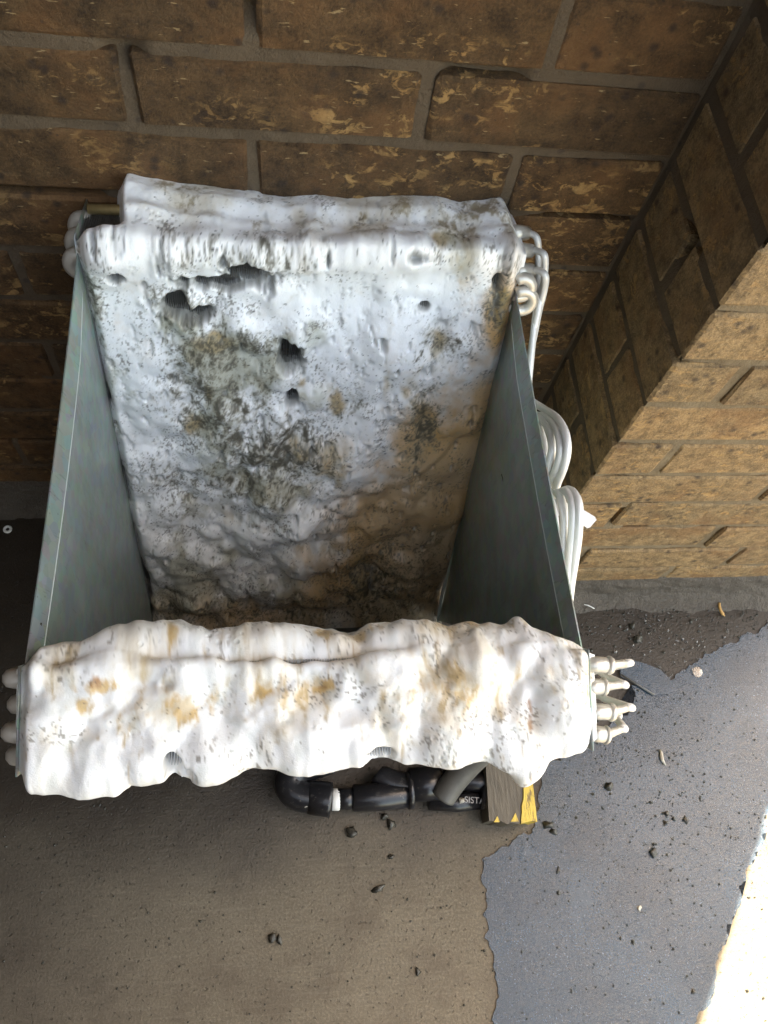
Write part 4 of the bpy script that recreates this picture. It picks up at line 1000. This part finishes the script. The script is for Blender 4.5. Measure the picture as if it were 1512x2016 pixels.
# fine grit: far too small to name singly
V = []; F = []; r_ = random.Random(21)
def bit(x, y, s, zb):
    b = len(V); a = r_.uniform(0, 3)
    for k in range(5): V.append((x + s * math.cos(a + k * 1.257) * r_.uniform(.6, 1.2), y + s * math.sin(a + k * 1.257) * r_.uniform(.6, 1.2), zb))
    V.append((x, y, zb + s * r_.uniform(.5, 1.)))
    for k in range(5): F.append((b + k, b + (k + 1) % 5, b + 5))
for k in range(1500):
    u = r_.random()
    if u < .5: x, y = r_.gauss(.16, .09), r_.gauss(-.28, .11)
    elif u < .8: x, y = r_.uniform(-.05, .4), r_.uniform(-.62, -.05)
    else: x, y = r_.uniform(-.75, .0), r_.uniform(-.6, -.2)
    if y > -.04 or (x < .02 and y > -.3 and x > -.56): continue
    bit(x, y, abs(r_.gauss(0, .0007)) + .0006, wz + .0002)
for k in range(260): bit(r_.uniform(.02, .46), -.03 - abs(r_.gauss(0, .028)), abs(r_.gauss(0, .0012)) + .0006, .001)
g = obj('floor_grit', V, F, MDEB); tag(g, 'fine dark grit scattered over the wet floor', 'grit', kind='stuff')
# soap bubbles
bm = bmesh.new()
for k in range(90):
    if k < 60: P = fl(r_.gauss(1300, 55), r_.gauss(1270, 42), .0005)
    elif k < 75: P = fl(r_.uniform(1150, 1500), r_.uniform(1190, 1350), .0005)
    else: P = fl(r_.gauss(1400, 60), r_.gauss(1255, 30), .0005)
    s = abs(r_.gauss(0, .0014)) + .0009
    bmesh.ops.create_icosphere(bm, subdivisions=2, radius=s, matrix=Matrix.Translation(Vector(P) + Vector((0, 0, .001))))
tag(bmobj('soap_bubbles', bm, MBU, None, True), 'little soap bubbles on the brown wet floor by the column', 'bubbles', kind='stuff')
for i, (x, y, s, lb) in enumerate(((1373, 1323, .0085, 'large clear soap bubble with a dirty rim at the puddle edge'), (1313, 1240, .0042, 'clear soap bubble floating up on the brown wet floor'), (1210, 1342 - 60, .004, 'soap bubble nearest to the coil on the brown floor'))):
    bm = bmesh.new(); bmesh.ops.create_uvsphere(bm, u_segments=20, v_segments=12, radius=s)
    for v in bm.verts: v.co.z = max(v.co.z, 0) * .7
    o = bmobj('soap_bubble', bm, MBU, None, True); o.location = fl(x, y, .003); tag(o, lb, 'bubble', 'large soap bubbles on the wet floor')
# curved yellow leaf, twig, clear plastic scrap
P = [fl(1416, 1186, .003), fl(1417, 1196, .004), fl(1421, 1206, .004), fl(1427, 1213, .003)]
tag(tube('leaf', P, [.0008] + [.0022] * 11 + [.0024] * 4 + [.0008] * 3, MLEAF, None, 8, 6), 'curled yellow brown leaf on the floor by the column foot', 'leaf')
P = [fl(1148, 1190, .002), fl(1158, 1192, .0045), fl(1170, 1198, .003)]
tag(tube('straw', P, .0009, MRING, None, 6, 4), 'short pale straw lying between the coil and the column foot', 'straw')
top = [fl(x, y, .0045) for x, y in ((1222, 1332), (1262, 1352), (1288, 1368), (1318, 1366), (1334, 1356), (1318, 1335), (1300, 1318), (1270, 1306), (1240, 1298), (1220, 1310))]
sc_ = obj('plastic_scrap', top, [tuple(range(10))], MF)
tag(sc_, 'clear pointed plastic scrap beside the tube stubs at the puddle edge', 'scrap')
tag(tube('plastic_straw', [fl(1222, 1328, .004), fl(1288, 1368, .005)], .0016, MHOSE, None, 8), 'thin stalk along the lower rim of the clear plastic scrap', 'stalk')

S.render.engine = 'CYCLES'
bpy.context.view_layer.update()
